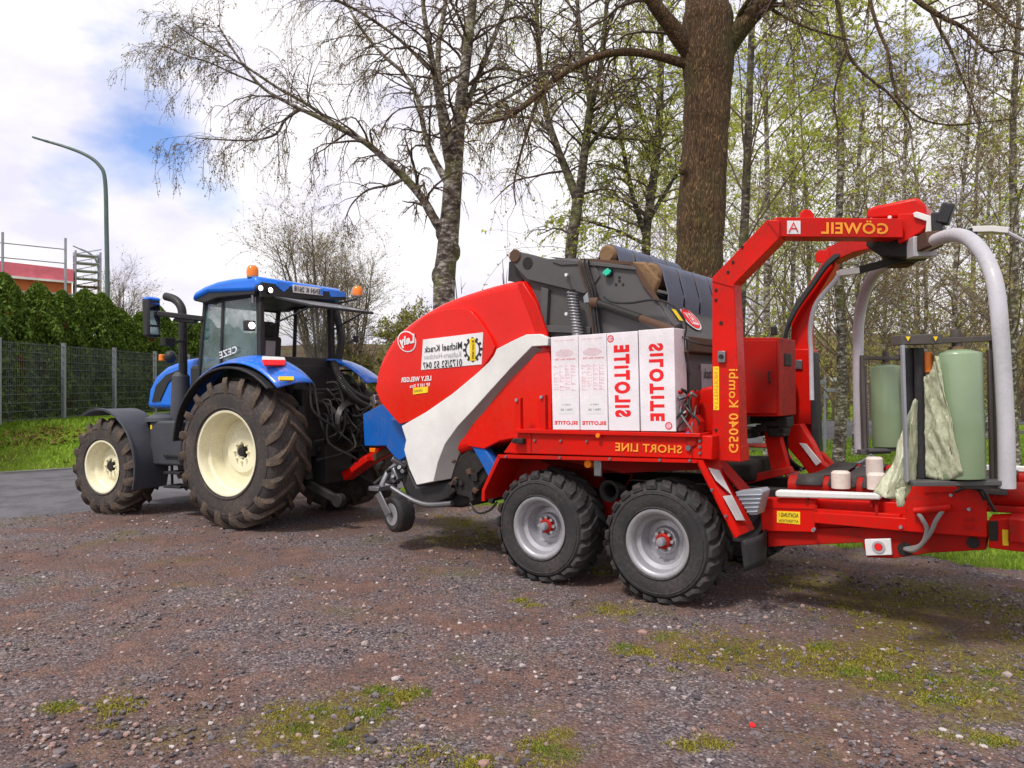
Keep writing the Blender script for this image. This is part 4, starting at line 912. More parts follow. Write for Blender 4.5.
    m = MB(); q = p3(688, 448, -.03); m.lathe([(0, .0), (0, .022), (-.04, .03)], o=q, ax=(0, 1, 0)); m.build('valve_cap', 'steel', root)
    for k in range(12):
        q = p3(rnd.uniform(682, 698), rnd.uniform(386, 450), -.06-.1*rnd.random()); m = MB(); m.cyl(q, q+Vector((rnd.uniform(-.04, .04), .05, rnd.uniform(-.05, .05))), rnd.uniform(.010, .022), n=8); m.build('hose_fitting', ('steel', 'dark', 'red', 'dblue')[k % 4], root, bevel=.003)
    for k in range(6):
        a_ = p3(rnd.uniform(684, 698), rnd.uniform(388, 410), -.15); c_ = p3(rnd.uniform(684, 700), rnd.uniform(425, 452), -.12); m = MB()
        m.tube(smoothpath([a_, a_.lerp(c_, .3)+Vector((rnd.uniform(-.08, .08), .08, 0)), a_.lerp(c_, .7)+Vector((rnd.uniform(-.08, .08), .08, 0)), c_], 5), .009, 6); m.build('hydraulic_hose', 'hose' if k % 3 else 'steel', root)
    # ---- rotating head
    m = MB(); c3 = [p3(u, v, -1.0) for u, v in [(866, 213), (868, 209), (873, 206), (914, 197.5), (918, 198), (925, 204), (926.5, 212), (926.5, 216), (866, 220)]]
    m.prismv(c3, (0, -.42, 0)); m.build('head_cover', 'red', root, bevel=.03, seg=4)
    m = MB(); m.prismv([p3(u, v, -.98) for u, v in [(897.5, 214), (926.5, 212), (927, 226), (921, 232), (915, 235), (908, 240), (900, 243.5), (897.5, 243)]], (0, -.44, 0)); m.build('head_housing', 'red', root, bevel=.008)
    m = MB(); m.prismv([p3(u, v, -1.02) for u, v in [(866, 238), (898, 240), (912, 238), (920, 234), (922, 246), (908, 258), (880, 256), (866, 246)]], (0, -.36, 0)); m.lathe([(0, .17), (-.1, .17), (-.12, .13), (-.2, .13)], o=C+Vector((0, 0, -.02)), ax=(0, 0, 1), n=24); m.build('head_gear', 'dark', root, bevel=.01)
    m = MB()
    for (u, v) in ((871.5, 220), (890, 217.5)): m.lathe([(0, .016), (.02, .014), (.02, 0)], o=p3(u, v, -.99), ax=(0, 1, 0), n=10)
    m.build('bolt', 'plate', root)
    m = MB(); m.prismv([p3(u, v, -.95) for u, v in [(913, 213), (916.5, 211.5), (934, 217), (934, 235), (925, 234), (926.5, 221), (914, 217)]], (0, -.03, 0)); m.build('lamp_bracket', 'white', root, bevel=.004)
    m = MB(); q = p3(938, 226, -.98); m.box(q, (.08, .14, .20)); m.tube([q, p3(942, 222, -.98)], .03); m.box(p3(946, 214, -.95), (.09, .10, .16), rot=(0, -.35, 0)); m.build('work_lamp', 'black', root, bevel=.015)
    # ---- wrapping arms: two tubes on the rotating plane through the head
    du = Vector((-.483, .876, 0)); nrm = Vector((.876, .483, 0))
    def ap(u, v): return B.pn(u, v, C, nrm)
    near = [(922, 247), (930, 243), (940, 238.5), (952, 235), (964, 236.5), (974, 243), (983, 254), (991, 270), (995.5, 286), (998.5, 308), (1001, 340), (1003.5, 380), (1006, 430), (1007, 488)]
    def path(pts, corr=None):
        out = []
        for (u, v) in pts:
            q = ap(u, v); out.append(q)
        return out
    def radial(q): return (q-C).dot(du)
    m = MB(); m.tube(smoothpath(path(near), 3), .050, 16); m.build('wrapping_arm', 'armwhite', root)
    m = MB(); a0, a1 = ap(917, 249), ap(925, 246); m.beam([a0, a1], .16, .17, up=(0, 0, 1)); m.build('arm_flange', 'armwhite', root, bevel=.006)
    # the far arm is the near one turned half a turn about the head
    base = path(near); far = [Vector((2*C.x-q.x, 2*C.y-q.y, q.z)) for q in base]
    m = MB(); m.tube(smoothpath(far, 3), .052, 16); m.build('wrapping_arm', 'armwhite', root)
    m = MB(); m.beam([Vector((2*C.x-a0.x, 2*C.y-a0.y, a0.z)), Vector((2*C.x-a1.x, 2*C.y-a1.y, a1.z))], .16, .17, up=(0, 0, 1)); m.beam([C+du*.5+Vector((0, 0, -.14)), C-du*.5+Vector((0, 0, -.14))], .12, .12, up=(0, 0, 1)); m.build('arm_flange', 'rust', root, bevel=.006)
    # safety hoops on the perpendicular
    hn = du
    def hp(u, v): return B.pn(u, v, C, hn)
    for pts in ([(838, 273.5), (858, 271)], ):
        m = MB(); m.beam([hp(u, v) for u, v in pts], .05, .09, up=(0, 0, 1)); m.build('hoop_bracket', 'white', root, bevel=.004)
    m = MB(); m.beam([hp(856, 271), hp(905, 258)], .06, .06, up=(0, 0, 1)); m.build('hoop_bracket', 'dark', root, bevel=.006)
    m = MB(); m.beam([hp(940, 240), hp(975, 231)], .06, .08, up=(0, 0, 1)); m.build('hoop_bracket', 'dark', root, bevel=.006)
    m = MB(); m.tube(smoothpath([hp(u, v) for u, v in [(840, 274), (833, 283), (824, 293), (816, 304), (811.5, 318), (810, 335), (811, 352), (812, 400)]], 4), .018, 8); m.build('safety_hoop', 'armwhite', root)
    m = MB(); q = [hp(u, v) for u, v in [(970, 230), (990, 229.5), (1006, 231)]]; m.beam(q, .05, .08, up=(0, 0, 1)); m.build('hoop_bracket', 'white', root, bevel=.004)
    o_ = hp(1006, 232); m = MB(); m.tube(smoothpath([o_, hp(1014, 236), hp(1026, 243), hp(1040, 258), hp(1052, 285), hp(1058, 330), hp(1058, 400)], 4), .018, 8); m.build('safety_hoop', 'armwhite', root)
    m = MB(); m.tube(smoothpath([ap(996, 300), ap(994, 315), ap(999, 330), ap(1004, 345)], 4)+[], .006, 5); 
    m.build('cable', 'dark', root)
    # ---- film dispensers, near one hangs by the near arm, the far one is its half-turn copy
    YN = 4.97
    W = lambda u, v, Y=YN: B.wy(u, v, Y)
    ux = (W(1000, 384)-W(900, 384)).normalized(); uy = Vector((ux.y, -ux.x, 0)); 
    disp = []
    def keep(nm, mt, m, bevel=0): o = m.build(nm, mt, root, bevel=bevel); disp.append(o); return o
    m = MB(); m.beam([W(896, 340.5), W(937, 339.5)], .14, .062, up=(B.I.to_3x3() @ Vector((0, 1, 0)))); m.beam([W(937, 341), W(992, 338.5)], .07, .035, up=(B.I.to_3x3() @ Vector((0, 1, 0)))); keep('dispenser_top', 'steel_dark', m, .004)
    m = MB(); m.beam([W(902.5, 345, 4.90), W(906.5, 482, 4.90)], .03, .016, up=(B.I.to_3x3() @ Vector((0, 1, 0)))); keep('dispenser_post', 'zinc', m, .002)
    m = MB(); m.beam([W(994, 334), W(998, 486)], .06, .034, up=(B.I.to_3x3() @ Vector((0, 1, 0)))); m.beam([W(989, 350), W(992, 480)], .03, .02, up=(B.I.to_3x3() @ Vector((0, 1, 0)))); keep('dispenser_frame', 'steel_dark', m, .003)
    m = MB(); m.beam([W(905, 482), W(998, 481)], .22, .03, up=(B.I.to_3x3() @ Vector((0, 1, 0)))); m.beam([W(960, 484), W(1006, 484)], .10, .05, up=(B.I.to_3x3() @ Vector((0, 1, 0)))); keep('dispenser_base', 'grey', m, .004)
    m = MB(); m.cyl(W(919, 348, 5.0), W(921, 478, 5.0), .030); m.cyl(W(911, 348, 5.1), W(912, 478, 5.1), .038); keep('stretch_roller', 'black', m)
    m = MB(); m.cyl(W(926, 352, 5.02), W(927, 372, 5.02), .036); m.cyl(W(909.5, 352, 5.14), W(909.5, 374, 5.14), .036); keep('orange_roller', 'orange', m)
    m = MB(); m.cyl(W(926.5, 372, 5.02), W(929, 478, 5.02), .034); m.cyl(W(910, 374, 5.14), W(911, 478, 5.14), .034); keep('roller', 'rust', m)
    m = MB(); m.cyl(W(957, 336), W(957, 354), .03); m.lathe([(0, .03), (.02, .035), (.07, .03)], o=W(956, 340), ax=(0, 0, 1), n=14); keep('roll_spindle', 'steel_dark', m)
    m = MB()
    for u in (905.5, 933): 
        q = W(u, 336.5, 4.89); m.add([q, q+ux*.03, q+ux*.015-Vector((0, 0, .03)), q+uy*.002, q+ux*.03+uy*.002, q+ux*.015-Vector((0, 0, .03))+uy*.002], [(0, 1, 2), (5, 4, 3), (0, 3, 4, 1), (1, 4, 5, 2), (2, 5, 3, 0)])
    keep('warning_sticker', 'yellow', m)
    H = Matrix.Translation((2*C.x, 2*C.y, 0)) @ Matrix.Rotation(math.pi, 4, 'Z')
    for o in disp:
        c = o.copy(); COL.objects.link(c); c.parent = root; c.matrix_local = H
    # film rolls: lifted out by hand, so each is its own thing
    def film_roll(M4, lab, tail):
        m = MB(); R0, h = .146, .80
        m.lathe([(-h/2, .045), (-h/2, R0*.98), (-h/2+.008, R0), (h/2-.008, R0), (h/2+.004, R0*.96), (h/2+.028, .05), (h/2+.028, .038)], ax=(0, 0, 1), n=48)
        r = m.build('film_roll', 'film', None, ang=50); r.matrix_world = M4
        tag(r, lab, 'film roll', 'rolls of green stretch film in the wrapper')
        m = MB(); m.lathe([(-h/2-.02, .038), (-h/2-.02, .045), (h/2+.045, .045), (h/2+.045, .036)], ax=(0, 0, 1), n=20, closed=True); m.build('core_tube', 'hay', r)
        if tail:
            I = M4.inverted() @ B.M
            T_ = lambda u, v, Y: I @ W(u, v, Y)
            # slack film from the roll towards the stretch rollers, and the hanging end
            top = [T_(937.5, 353, 4.90), T_(934, 356, 4.93), T_(930, 372, 4.97)]
            def sheet(cols, nm, amp, seed, nu=26, nv=30):
                # cols: list of polylines top->bottom
                def fn(u, v):
                    x = u*(len(cols)-1); i = min(int(x), len(cols)-2); t = x-i
                    def on(c):
                        y = v*(len(c)-1); j = min(int(y), len(c)-2); return c[j].lerp(c[j+1], y-j)
                    q = on(cols[i]).lerp(on(cols[i+1]), t)
                    w_ = noise.noise(Vector((u*3+seed, v*5-u*4, seed)))*1.0+noise.noise(Vector((u*9+v*3, v*13-u*9, seed*2)))*.55+.35*abs(noise.noise(Vector((u*17, v*21-u*15, seed*5))))
                    e_ = math.sin(math.pi*min(1, max(0, u)))**.5
                    return q+Vector((.5*w_*amp*.5, w_*amp*(.3+.7*e_), w_*amp*.2))
                g = MB(); g.grid(fn, nu, nv); o = g.build(nm, 'filmsheet', r, ang=70); s_ = o.modifiers.new('t', 'SOLIDIFY'); s_.thickness = .0015
            sheet([[T_(921.5, 378, 4.99), T_(921.5, 430, 4.99), T_(922, 476, 4.99)], [T_(930, 374, 4.95), T_(934, 430, 4.94), T_(938, 480, 4.95)], [T_(935, 356, 4.90), T_(948, 420, 4.86), T_(950, 480, 4.87)], [T_(938, 356, 4.86), T_(951, 420, 4.83), T_(963, 473, 4.82)]], 'slack_film', .035, 3)
            sheet([[T_(915.5, 398, 5.0), T_(904, 425, 5.0), T_(893, 462, 5.0), T_(873, 492, 4.98)], [T_(917, 400, 4.97), T_(908, 440, 4.94), T_(898, 475, 4.9), T_(885, 498, 4.88)], [T_(918.5, 410, 5.0), T_(915, 445, 4.96), T_(908, 476, 4.93), T_(897, 499, 4.9)], [T_(919, 420, 5.02), T_(919, 450, 5.0), T_(916, 480, 4.97), T_(904, 501, 4.94)]], 'film_tail', .04, 8)
            sheet([[T_(894, 490, 4.9), T_(896, 500, 4.88), T_(897, 507, 4.88)], [T_(900, 488, 4.88), T_(900, 500, 4.86), T_(902, 507, 4.86)], [T_(906, 486, 4.9), T_(905, 497, 4.88), T_(905, 504, 4.88)]], 'film_end', .015, 5, 8, 10)
    q = W(958.5, 415.5, 4.97)
    film_roll(B.M @ Matrix.Translation(q), 'pale green film roll in the near dispenser with torn film hanging from it', True)
    q2 = Vector((2*C.x-q.x, 2*C.y-q.y, q.z))
    film_roll(B.M @ Matrix.Translation(q2), 'pale green film roll in the far dispenser, beside the far white arm', False)
    # ---- wrapping table and rear frame
    P('table_roller_near', 'white', [(775, 492), (777, 490.2), (880, 494), (880, 500), (777, 497.5), (775, 496)], -.30, -.38, .012).name = 'table_rail'
    for (y, zo) in ((-.62, 0), (-1.75, 0)):
        m = MB(); a_ = Vector((-.95, y, .98)); c_ = Vector((-2.6, y, 1.00)); m.cyl(a_, c_, .09, n=20); m.build('table_roller', 'dirtyred', root)
    for k in range(6):
        x = -1.02-.25*k; pts = []
        for j in range(9): 
            a_ = rad(200-j*25)
            pts.append((-.62+.10*math.cos(math.pi-a_) if False else 0, 0))
        m = MB(); ny = 14
        def fn(u, v, x=x):
            y = -.50-1.37*v; t = abs(v-.5)*2; z = 1.10-.05*(1-t*t)-(.09*max(0, (t-.84)/.16)**2)
            return (x-.205*u, y, z)
        m.grid(fn, 2, 16); o = m.build('table_belt', 'wbelt', root); s_ = o.modifiers.new('t', 'SOLIDIFY'); s_.thickness = .008
    m = MB(); m.box((-1.8, -1.2, .90), (1.7, 1.3, .05)); m.build('table_bed', 'dirtyred', root, bevel=.01)
    for (u, v0, v1, hw, y) in ((841, 471, 488, 9, -.50), (875, 457, 485, 8, -.9), (877, 473, 489, 9, -.42)):
        a_ = p3(u, v1, y); c_ = p3(u, v0, y); r_ = hw/FOC*( (B.M @ a_).y)
        m = MB(); m.lathe([(0, r_), ((c_-a_).length-.015, r_), ((c_-a_).length, r_*.8), ((c_-a_).length, 0)], o=a_, ax=(0, 0, 1), n=24); m.build('guide_roller', 'roller', root)
    m = MB(); m.tube(smoothpath([p3(800, 470, -1.6), p3(815, 466, -1.7), p3(850, 469, -1.7), p3(870, 466, -1.6)], 4), .016, 8); m.tube(smoothpath([p3(845, 468, -1.9), p3(862, 462, -1.9), p3(872, 455, -1.9)], 4), .018, 8); m.build('table_rail', 'zinc', root)
    P('far_side_beam', 'dirtyred', [(840, 470), (1040, 470), (1040, 490), (838, 488)], -1.95, -2.1, .01)
    m = MB(); m.beam([p3(978, 467.5, -1.7), p3(1050, 470, -1.7)], .05, .05); m.build('table_rail', 'white', root, bevel=.01)
    ys = -.34
    P('side_channel', 'red', [(761, 497.5), (816, 499), (880, 502), (906, 503), (906, 540), (768, 533), (761, 520)], ys-.10, ys-.16, .004)
    P('side_box', 'red', [(761, 498.5), (815, 500), (815, 532.5), (762, 531)], ys, ys-.10, .006)
    m = MB(); a_ = poly([(761, 507), (814, 508.5)], ys+.002); m.prism([a_[0], a_[1], (a_[1][0], a_[1][1]-.008), (a_[0][0], a_[0][1]-.008)], ys+.006, ys-.002); m.build('box_seam', 'dirtyred', root)
    P('lower_beam', 'red', [(814, 512.5), (900, 518), (987, 523), (987, 537.5), (900, 531), (814, 523)], ys+.02, ys-.12, .005)
    P('lower_beam_flange', 'red', [(814, 513), (900, 518), (900, 515), (870, 512.5), (816, 509)], ys+.0, ys-.09, .003)
    P('end_plate', 'red', [(906, 486.5), (925, 485.5), (983, 486), (986, 500), (987, 537.5), (906, 531.5)], ys+.035, ys-.02, .005)
    P('end_plate_rib', 'red', [(924, 486), (983, 487), (983, 491), (924, 493)], ys+.05, ys+.036, .002)
    P('chassis_rail', 'dirtyred', [(768, 530), (862, 527), (987, 534), (986, 550), (930, 553), (894, 558.5), (867, 557.5), (862, 542.5), (768, 547)], ys-.05, ys-.2, .006)
    P('reflector_plate', 'plate', [(864.5, 539.5), (890.5, 538.5), (892, 555), (866, 555.8)], ys-.02, ys-.048, .004)
    c = p3(878.5, 547, ys-.018)
    m = MB(); m.lathe([(0, .045), (.006, .045), (.006, .030), (0, .030)], o=c, ax=(0, 1, 0), n=24, closed=True); m.build('reflector_ring', 'inkgrey', root)
    m = MB(); m.lathe([(0, .028), (.008, .026), (.008, 0)], o=c, ax=(0, 1, 0), n=20); m.build('red_reflector', 'inkred', root)
    P('warning_sticker', 'yellow', [(777, 511), (800, 512), (800, 524.5), (777, 522.5)], ys+.004, ys-.001, 0)
    L('ACHTUNG !', [(779, 512.5), (798.5, 513.5), (798.5, 517.5), (779, 516.5)], ys+.005, 'inkblack', bold=.01)
    L('ATTENTION', [(779, 519), (798.5, 520), (798.5, 523), (779, 521.8)], ys+.005, 'inkblack', bold=0)
    for (u, v0, v1) in ((808, 498, 505), (872, 501, 507), (816.5, 505, 512), (877, 503, 518)):
        m = MB(); m.beam([p3(u, v0, ys-.02), p3(u, v1, ys-.02)], .05, .02); m.build('roller_bracket', 'dirtyred', root, bevel=.003)
    m = MB()
    for (u, v) in ((813.5, 530), (969, 509), (951, 495), (814.5, 529), (901, 527)): m.lathe([(0, .013), (.02, .012), (.02, 0)], o=p3(u, v, ys+.03), ax=(0, 1, 0), n=8)
    m.build('bolt', 'zinc', root)
    P('end_slot', 'dirtyred', [(965, 518), (974, 518), (974, 521), (965, 521)], ys+.045, ys+.036, .001)
    P('end_slot', 'dirtyred', [(965, 525), (974, 525), (974, 529), (965, 529)], ys+.045, ys+.036, .001)
    m = MB(); m.tube([p3(914, 511, ys+.07), p3(951, 507.5, ys+.07)], .026, 12); m.build('small_ram', 'red', root)
    for (u0, v0, u1, v1, u2, v2) in ((918, 513, 927, 530, 921, 545), (943, 510, 929, 535, 915, 550)):
        m = MB(); m.tube(smoothpath([p3(u0, v0, ys+.07), p3((u0+u1)/2, (v0+v1)/2-2, ys+.09), p3(u1, v1, ys+.08), p3(u2, v2, ys+.06), p3(905, 549, ys-.02)], 5), .016, 8); m.build('hydraulic_hose', 'greylight' , root)
    m = MB(); m.lathe([(0, .05), (.01, .05), (.01, 0)], o=p3(905, 549, ys-.046), ax=(0, 1, 0), n=16); m.build('frame_opening', 'dark', root)
    m = MB(); m.lathe([(0, .04), (.01, .04), (.01, 0)], o=p3(973, 542.5, ys-.046), ax=(0, 1, 0), n=16); m.build('frame_opening', 'dark', root)
    m = MB(); m.tube(smoothpath([p3(975, 486, ys+.06), p3(984, 491, ys+.08), p3(988, 500, ys+.06), p3(995, 511, ys)], 5), .014, 8); m.tube(smoothpath([p3(955, 492, ys+.05), p3(965, 488, ys+.06), p3(978, 490, ys+.06), p3(984, 500, ys+.05)], 5), .010, 8); m.build('hydraulic_hose', 'hose', root)
    # rear cross member beyond the frame's edge
    P('rear_box', 'red', [(988.5, 519.5), (1012, 518.5), (1060, 519), (1060, 556), (1012, 551), (988.5, 548)], ys+.02, ys-.25, .006)
    P('rear_box_recess', 'dark', [(989, 521), (998, 521), (998, 541), (989, 541)], ys+.026, ys+.015, .002)
    P('amber_reflector', 'yellow', [(1002, 529.5), (1008.5, 530), (1008.5, 546), (1002.5, 545.5)], ys+.03, ys+.018, .004)
    P('rear_arm', 'red', [(986, 489), (1000, 491), (1060, 486), (1060, 500), (1017, 508), (995, 512), (988, 505)], -.62, -.75, .006)
    m = MB(); m.box(p3(1022, 497, -.6), (.10, .05, .10)); m.build('tail_lamp', 'dark', root, bevel=.01)
    m = MB(); m.box(p3(1022, 498, -.57), (.06, .02, .04)); m.build('tail_lamp_lens', 'plate', root)
    m = MB(); m.box(((-2.55), -1.2, .80), (.12, 1.9, .16));  m.build('cross_member', 'dirtyred', root, bevel=.01)
    m = MB(); m.box((.1, -.75, .86), (2.2, .12, .16)); m.box((.1, -1.6, .86), (2.2, .12, .16)); m.box((.1, -1.2, .80), (.16, .8, .1)); m.build('chassis_beam', 'dark', root, bevel=.01)
    # rubber flap behind the wheel, grey chock
    m = MB()
    def fl(u, v):
        a_ = p3(741, 541, -.06).lerp(p3(767, 528, -.36), u); c_ = p3(745, 572, -.06).lerp(p3(766, 562, -.40), u); q_ = a_.lerp(c_, v); return q_+Vector((-.05*math.sin(u*3.1), 0, .02*math.sin(u*3.14)*v))
    m.grid(fl, 10, 6); o = m.build('rubber_flap', 'black', root, ang=60); s_ = o.modifiers.new('t', 'SOLIDIFY'); s_.thickness = .012
    ch = MB(); pp = poly([(735, 492), (760, 489), (763, 492), (757, 515), (749, 515)], -.12)
    ch.prism(pp, -.12, -.30)
    for k in range(5):
        a_ = Vector((pp[0][0], 0, pp[0][1])).lerp(Vector((pp[4][0], 0, pp[4][1])), .15+.18*k); c_ = Vector((pp[2][0], 0, pp[2][1])).lerp(Vector((pp[3][0], 0, pp[3][1])), .12+.18*k)
        ch.beam([(a_.x, -.115, a_.z), (c_.x, -.115, c_.z)], .02, .012)
    o = ch.build('wheel_chock', 'zinc', None, bevel=.004); o.matrix_world = B.M.copy()
    tag(o, 'ribbed grey wheel chock stowed beside the sloping rear wheel guard', 'wheel chock')
M['steel_dark'] = paint('weathered_dark_steel', (.10, .09, .085), .55, .5, metal=.3, coat=0, dirtcol=(.10, .06, .04))
M['filmsheet'] = glassm('crumpled_green_film', (.62, .64, .46), .88, .14)
def _fs():
    m = M['filmsheet']; nt = m.node_tree; N = nt.nodes; L = nt.links; P = N['Principled BSDF']; t = N.new('ShaderNodeBsdfTranslucent'); t.inputs[0].default_value = (.66, .70, .46, 1); P.inputs['Specular IOR Level'].default_value = 1
    mx = N.new('ShaderNodeMixShader'); mx.inputs[0].default_value = .25; L.new(P.outputs[0], mx.inputs[1]); L.new(t.outputs[0], mx.inputs[2]); L.new(mx.outputs[0], N['Material Output'].inputs[0])
    tc = N.new('ShaderNodeTexCoord').outputs['Object']; mp = N.new('ShaderNodeMapping'); mp.inputs['Scale'].default_value = (22, 22, 8); mp.inputs['Rotation'].default_value = (.5, .3, .2); L.new(tc, mp.inputs[0]); bump(N, L, P, noisetex(N, L, mp.outputs[0], 1.0, 5, .6), .9, .03)
_fs()
build_wrapper(baler)
# ------------------------------------------------------------------ film boxes on the carrier
def silage_boxes():
    p, p3 = B.p, B.p3
    spec = [(548.0, 577.5, 552.5, 580.0, 337.6, 430.0, 'print', 'pink printed white film box at the left end of the row'),
            (577.5, 607.0, 580.0, 608.5, 335.6, 430.4, 'print', 'pink printed white film box, second from the left in the row'),
            (607.0, 637.5, 608.5, 640.0, 333.4, 431.0, 'up', 'white film box whose big red lettering has its E at the top'),
            (638.5, 674.0, 640.5, 676.5, 330.4, 431.5, 'down', 'white film box at the right end, big red lettering with S at the top')]
    y0 = -.03
    for (uL, uR, uLb, uRb, vt, vb, kind, lab) in spec:
        a = p(uLb, vb, y0); b = p(uRb, vb, y0); t = p(uR, vt, y0)
        x0, x1 = b[0]+.003, a[0]-.003; zb = a[1]; zt = p((uL+uR)/2, vt-1, y0)[1]
        cx, cz = (x0+x1)/2, (zb+zt)/2; w, h = x1-x0, zt-zb
        if kind == 'down': x0 += .0
        m = MB(); m.box((0, -.12, h/2), (w, .24, h)); o = m.build('film_box', 'card', None, bevel=.004)
        Mo = B.M @ Matrix.Translation((cx, y0, zb+.003)); o.matrix_world = Mo
        tag(o, lab, 'box', 'boxes of wrapping film on the carrier')
        def q4(s0, s1, t0, t1, y=.0015):   # s: 0 left .. 1 right on screen; t: 0 bottom .. 1 top
            X = lambda s: w/2-s*w
            return [Vector((X(s0), y, t1*h)), Vector((X(s1), y, t1*h)), Vector((X(s1), y, t0*h)), Vector((X(s0), y, t0*h))]
        fl = MB(); fl.box((0, -.12, h+.001), (w*.02, .23, .002)); fl.build('lid_tape', 'inkgrey', o)
        if kind in ('up', 'down'):
            if kind == 'up': lettering('SiLOTiTE', q4(.22, .74, .14, .87), 'inkred', o, order='up', bold=.055, space=1.3, depth=0)
            else: lettering('SiLOTiTE', q4(.28, .70, .10, .86), 'inkred', o, order='down', bold=.055, space=1.3, depth=0)
            cxm, czm = ((w/2-.13*w, .94*h) if kind == 'up' else (w/2-.80*w, .055*h))
            m = MB(); ringmb(m, (cxm, czm), .024, .032, .0005, .002, 20); m.build('ring_mark', 'inkred', o)
            m = MB(); ringmb(m, (cxm, czm), .004, .020, .0005, .002, 16); m.build('ring_mark_fill', 'inkpink', o)
        else:
            lettering('SILOTITE', q4(.08, .94, .055, .095), 'inkred', o, order='mirror', bold=.04, depth=0)
            lettering('Silotite wrap film', q4(.15, .85, .945, .965), 'inkpink', o, order='mirror', bold=0, depth=0)
            lettering('stretch film 750', q4(.15, .90, .745, .765), 'inkred', o, order='mirror', bold=0, depth=0)
            rnd = random.Random(int(uL)); m = MB()
            for r_ in range(9):
                for c_ in range(4):
                    s0 = .10+c_*.21; t0 = .42+r_*.031
                    for (a_, b_, c2, d_) in ((s0, s0+.17, t0, t0+.003), (s0, s0+.17*rnd.random(), t0+.012, t0+.016), (s0, s0+.012, t0, t0+.024)):
                        if rnd.random() < .75: m.prismv([Vector((x.x, 0.0004, x.z)) for x in q4(a_, b_, c2, d_)], (0, .001, 0))
            for k in range(7):
                t0 = .78+.012*k; s = .5*math.cos((k-3)*.35); m.prismv([Vector((x.x, 0.0004, x.z)) for x in q4(.5-s*.7, .5+s*.7, t0, t0+.003)], (0, .001, 0))
            for i in range(7):
                for j in range(7):
                    pass
            m.build('fine_print', 'inkpink', o)
            m = MB(); m.prismv([Vector((x.x, .0004, x.z)) for x in q4(.2, .85, .17, .34)], (0, .001, 0)); m.build('paper_label', 'plate', o)
            lettering('1500 m', q4(.38, .68, .26, .275, .002), 'inkblack', o, order='mirror', bold=0, depth=0)
            lettering('750 / 25', q4(.32, .76, .205, .225, .002), 'inkblack', o, order='mirror', bold=.01, depth=0)
silage_boxes()
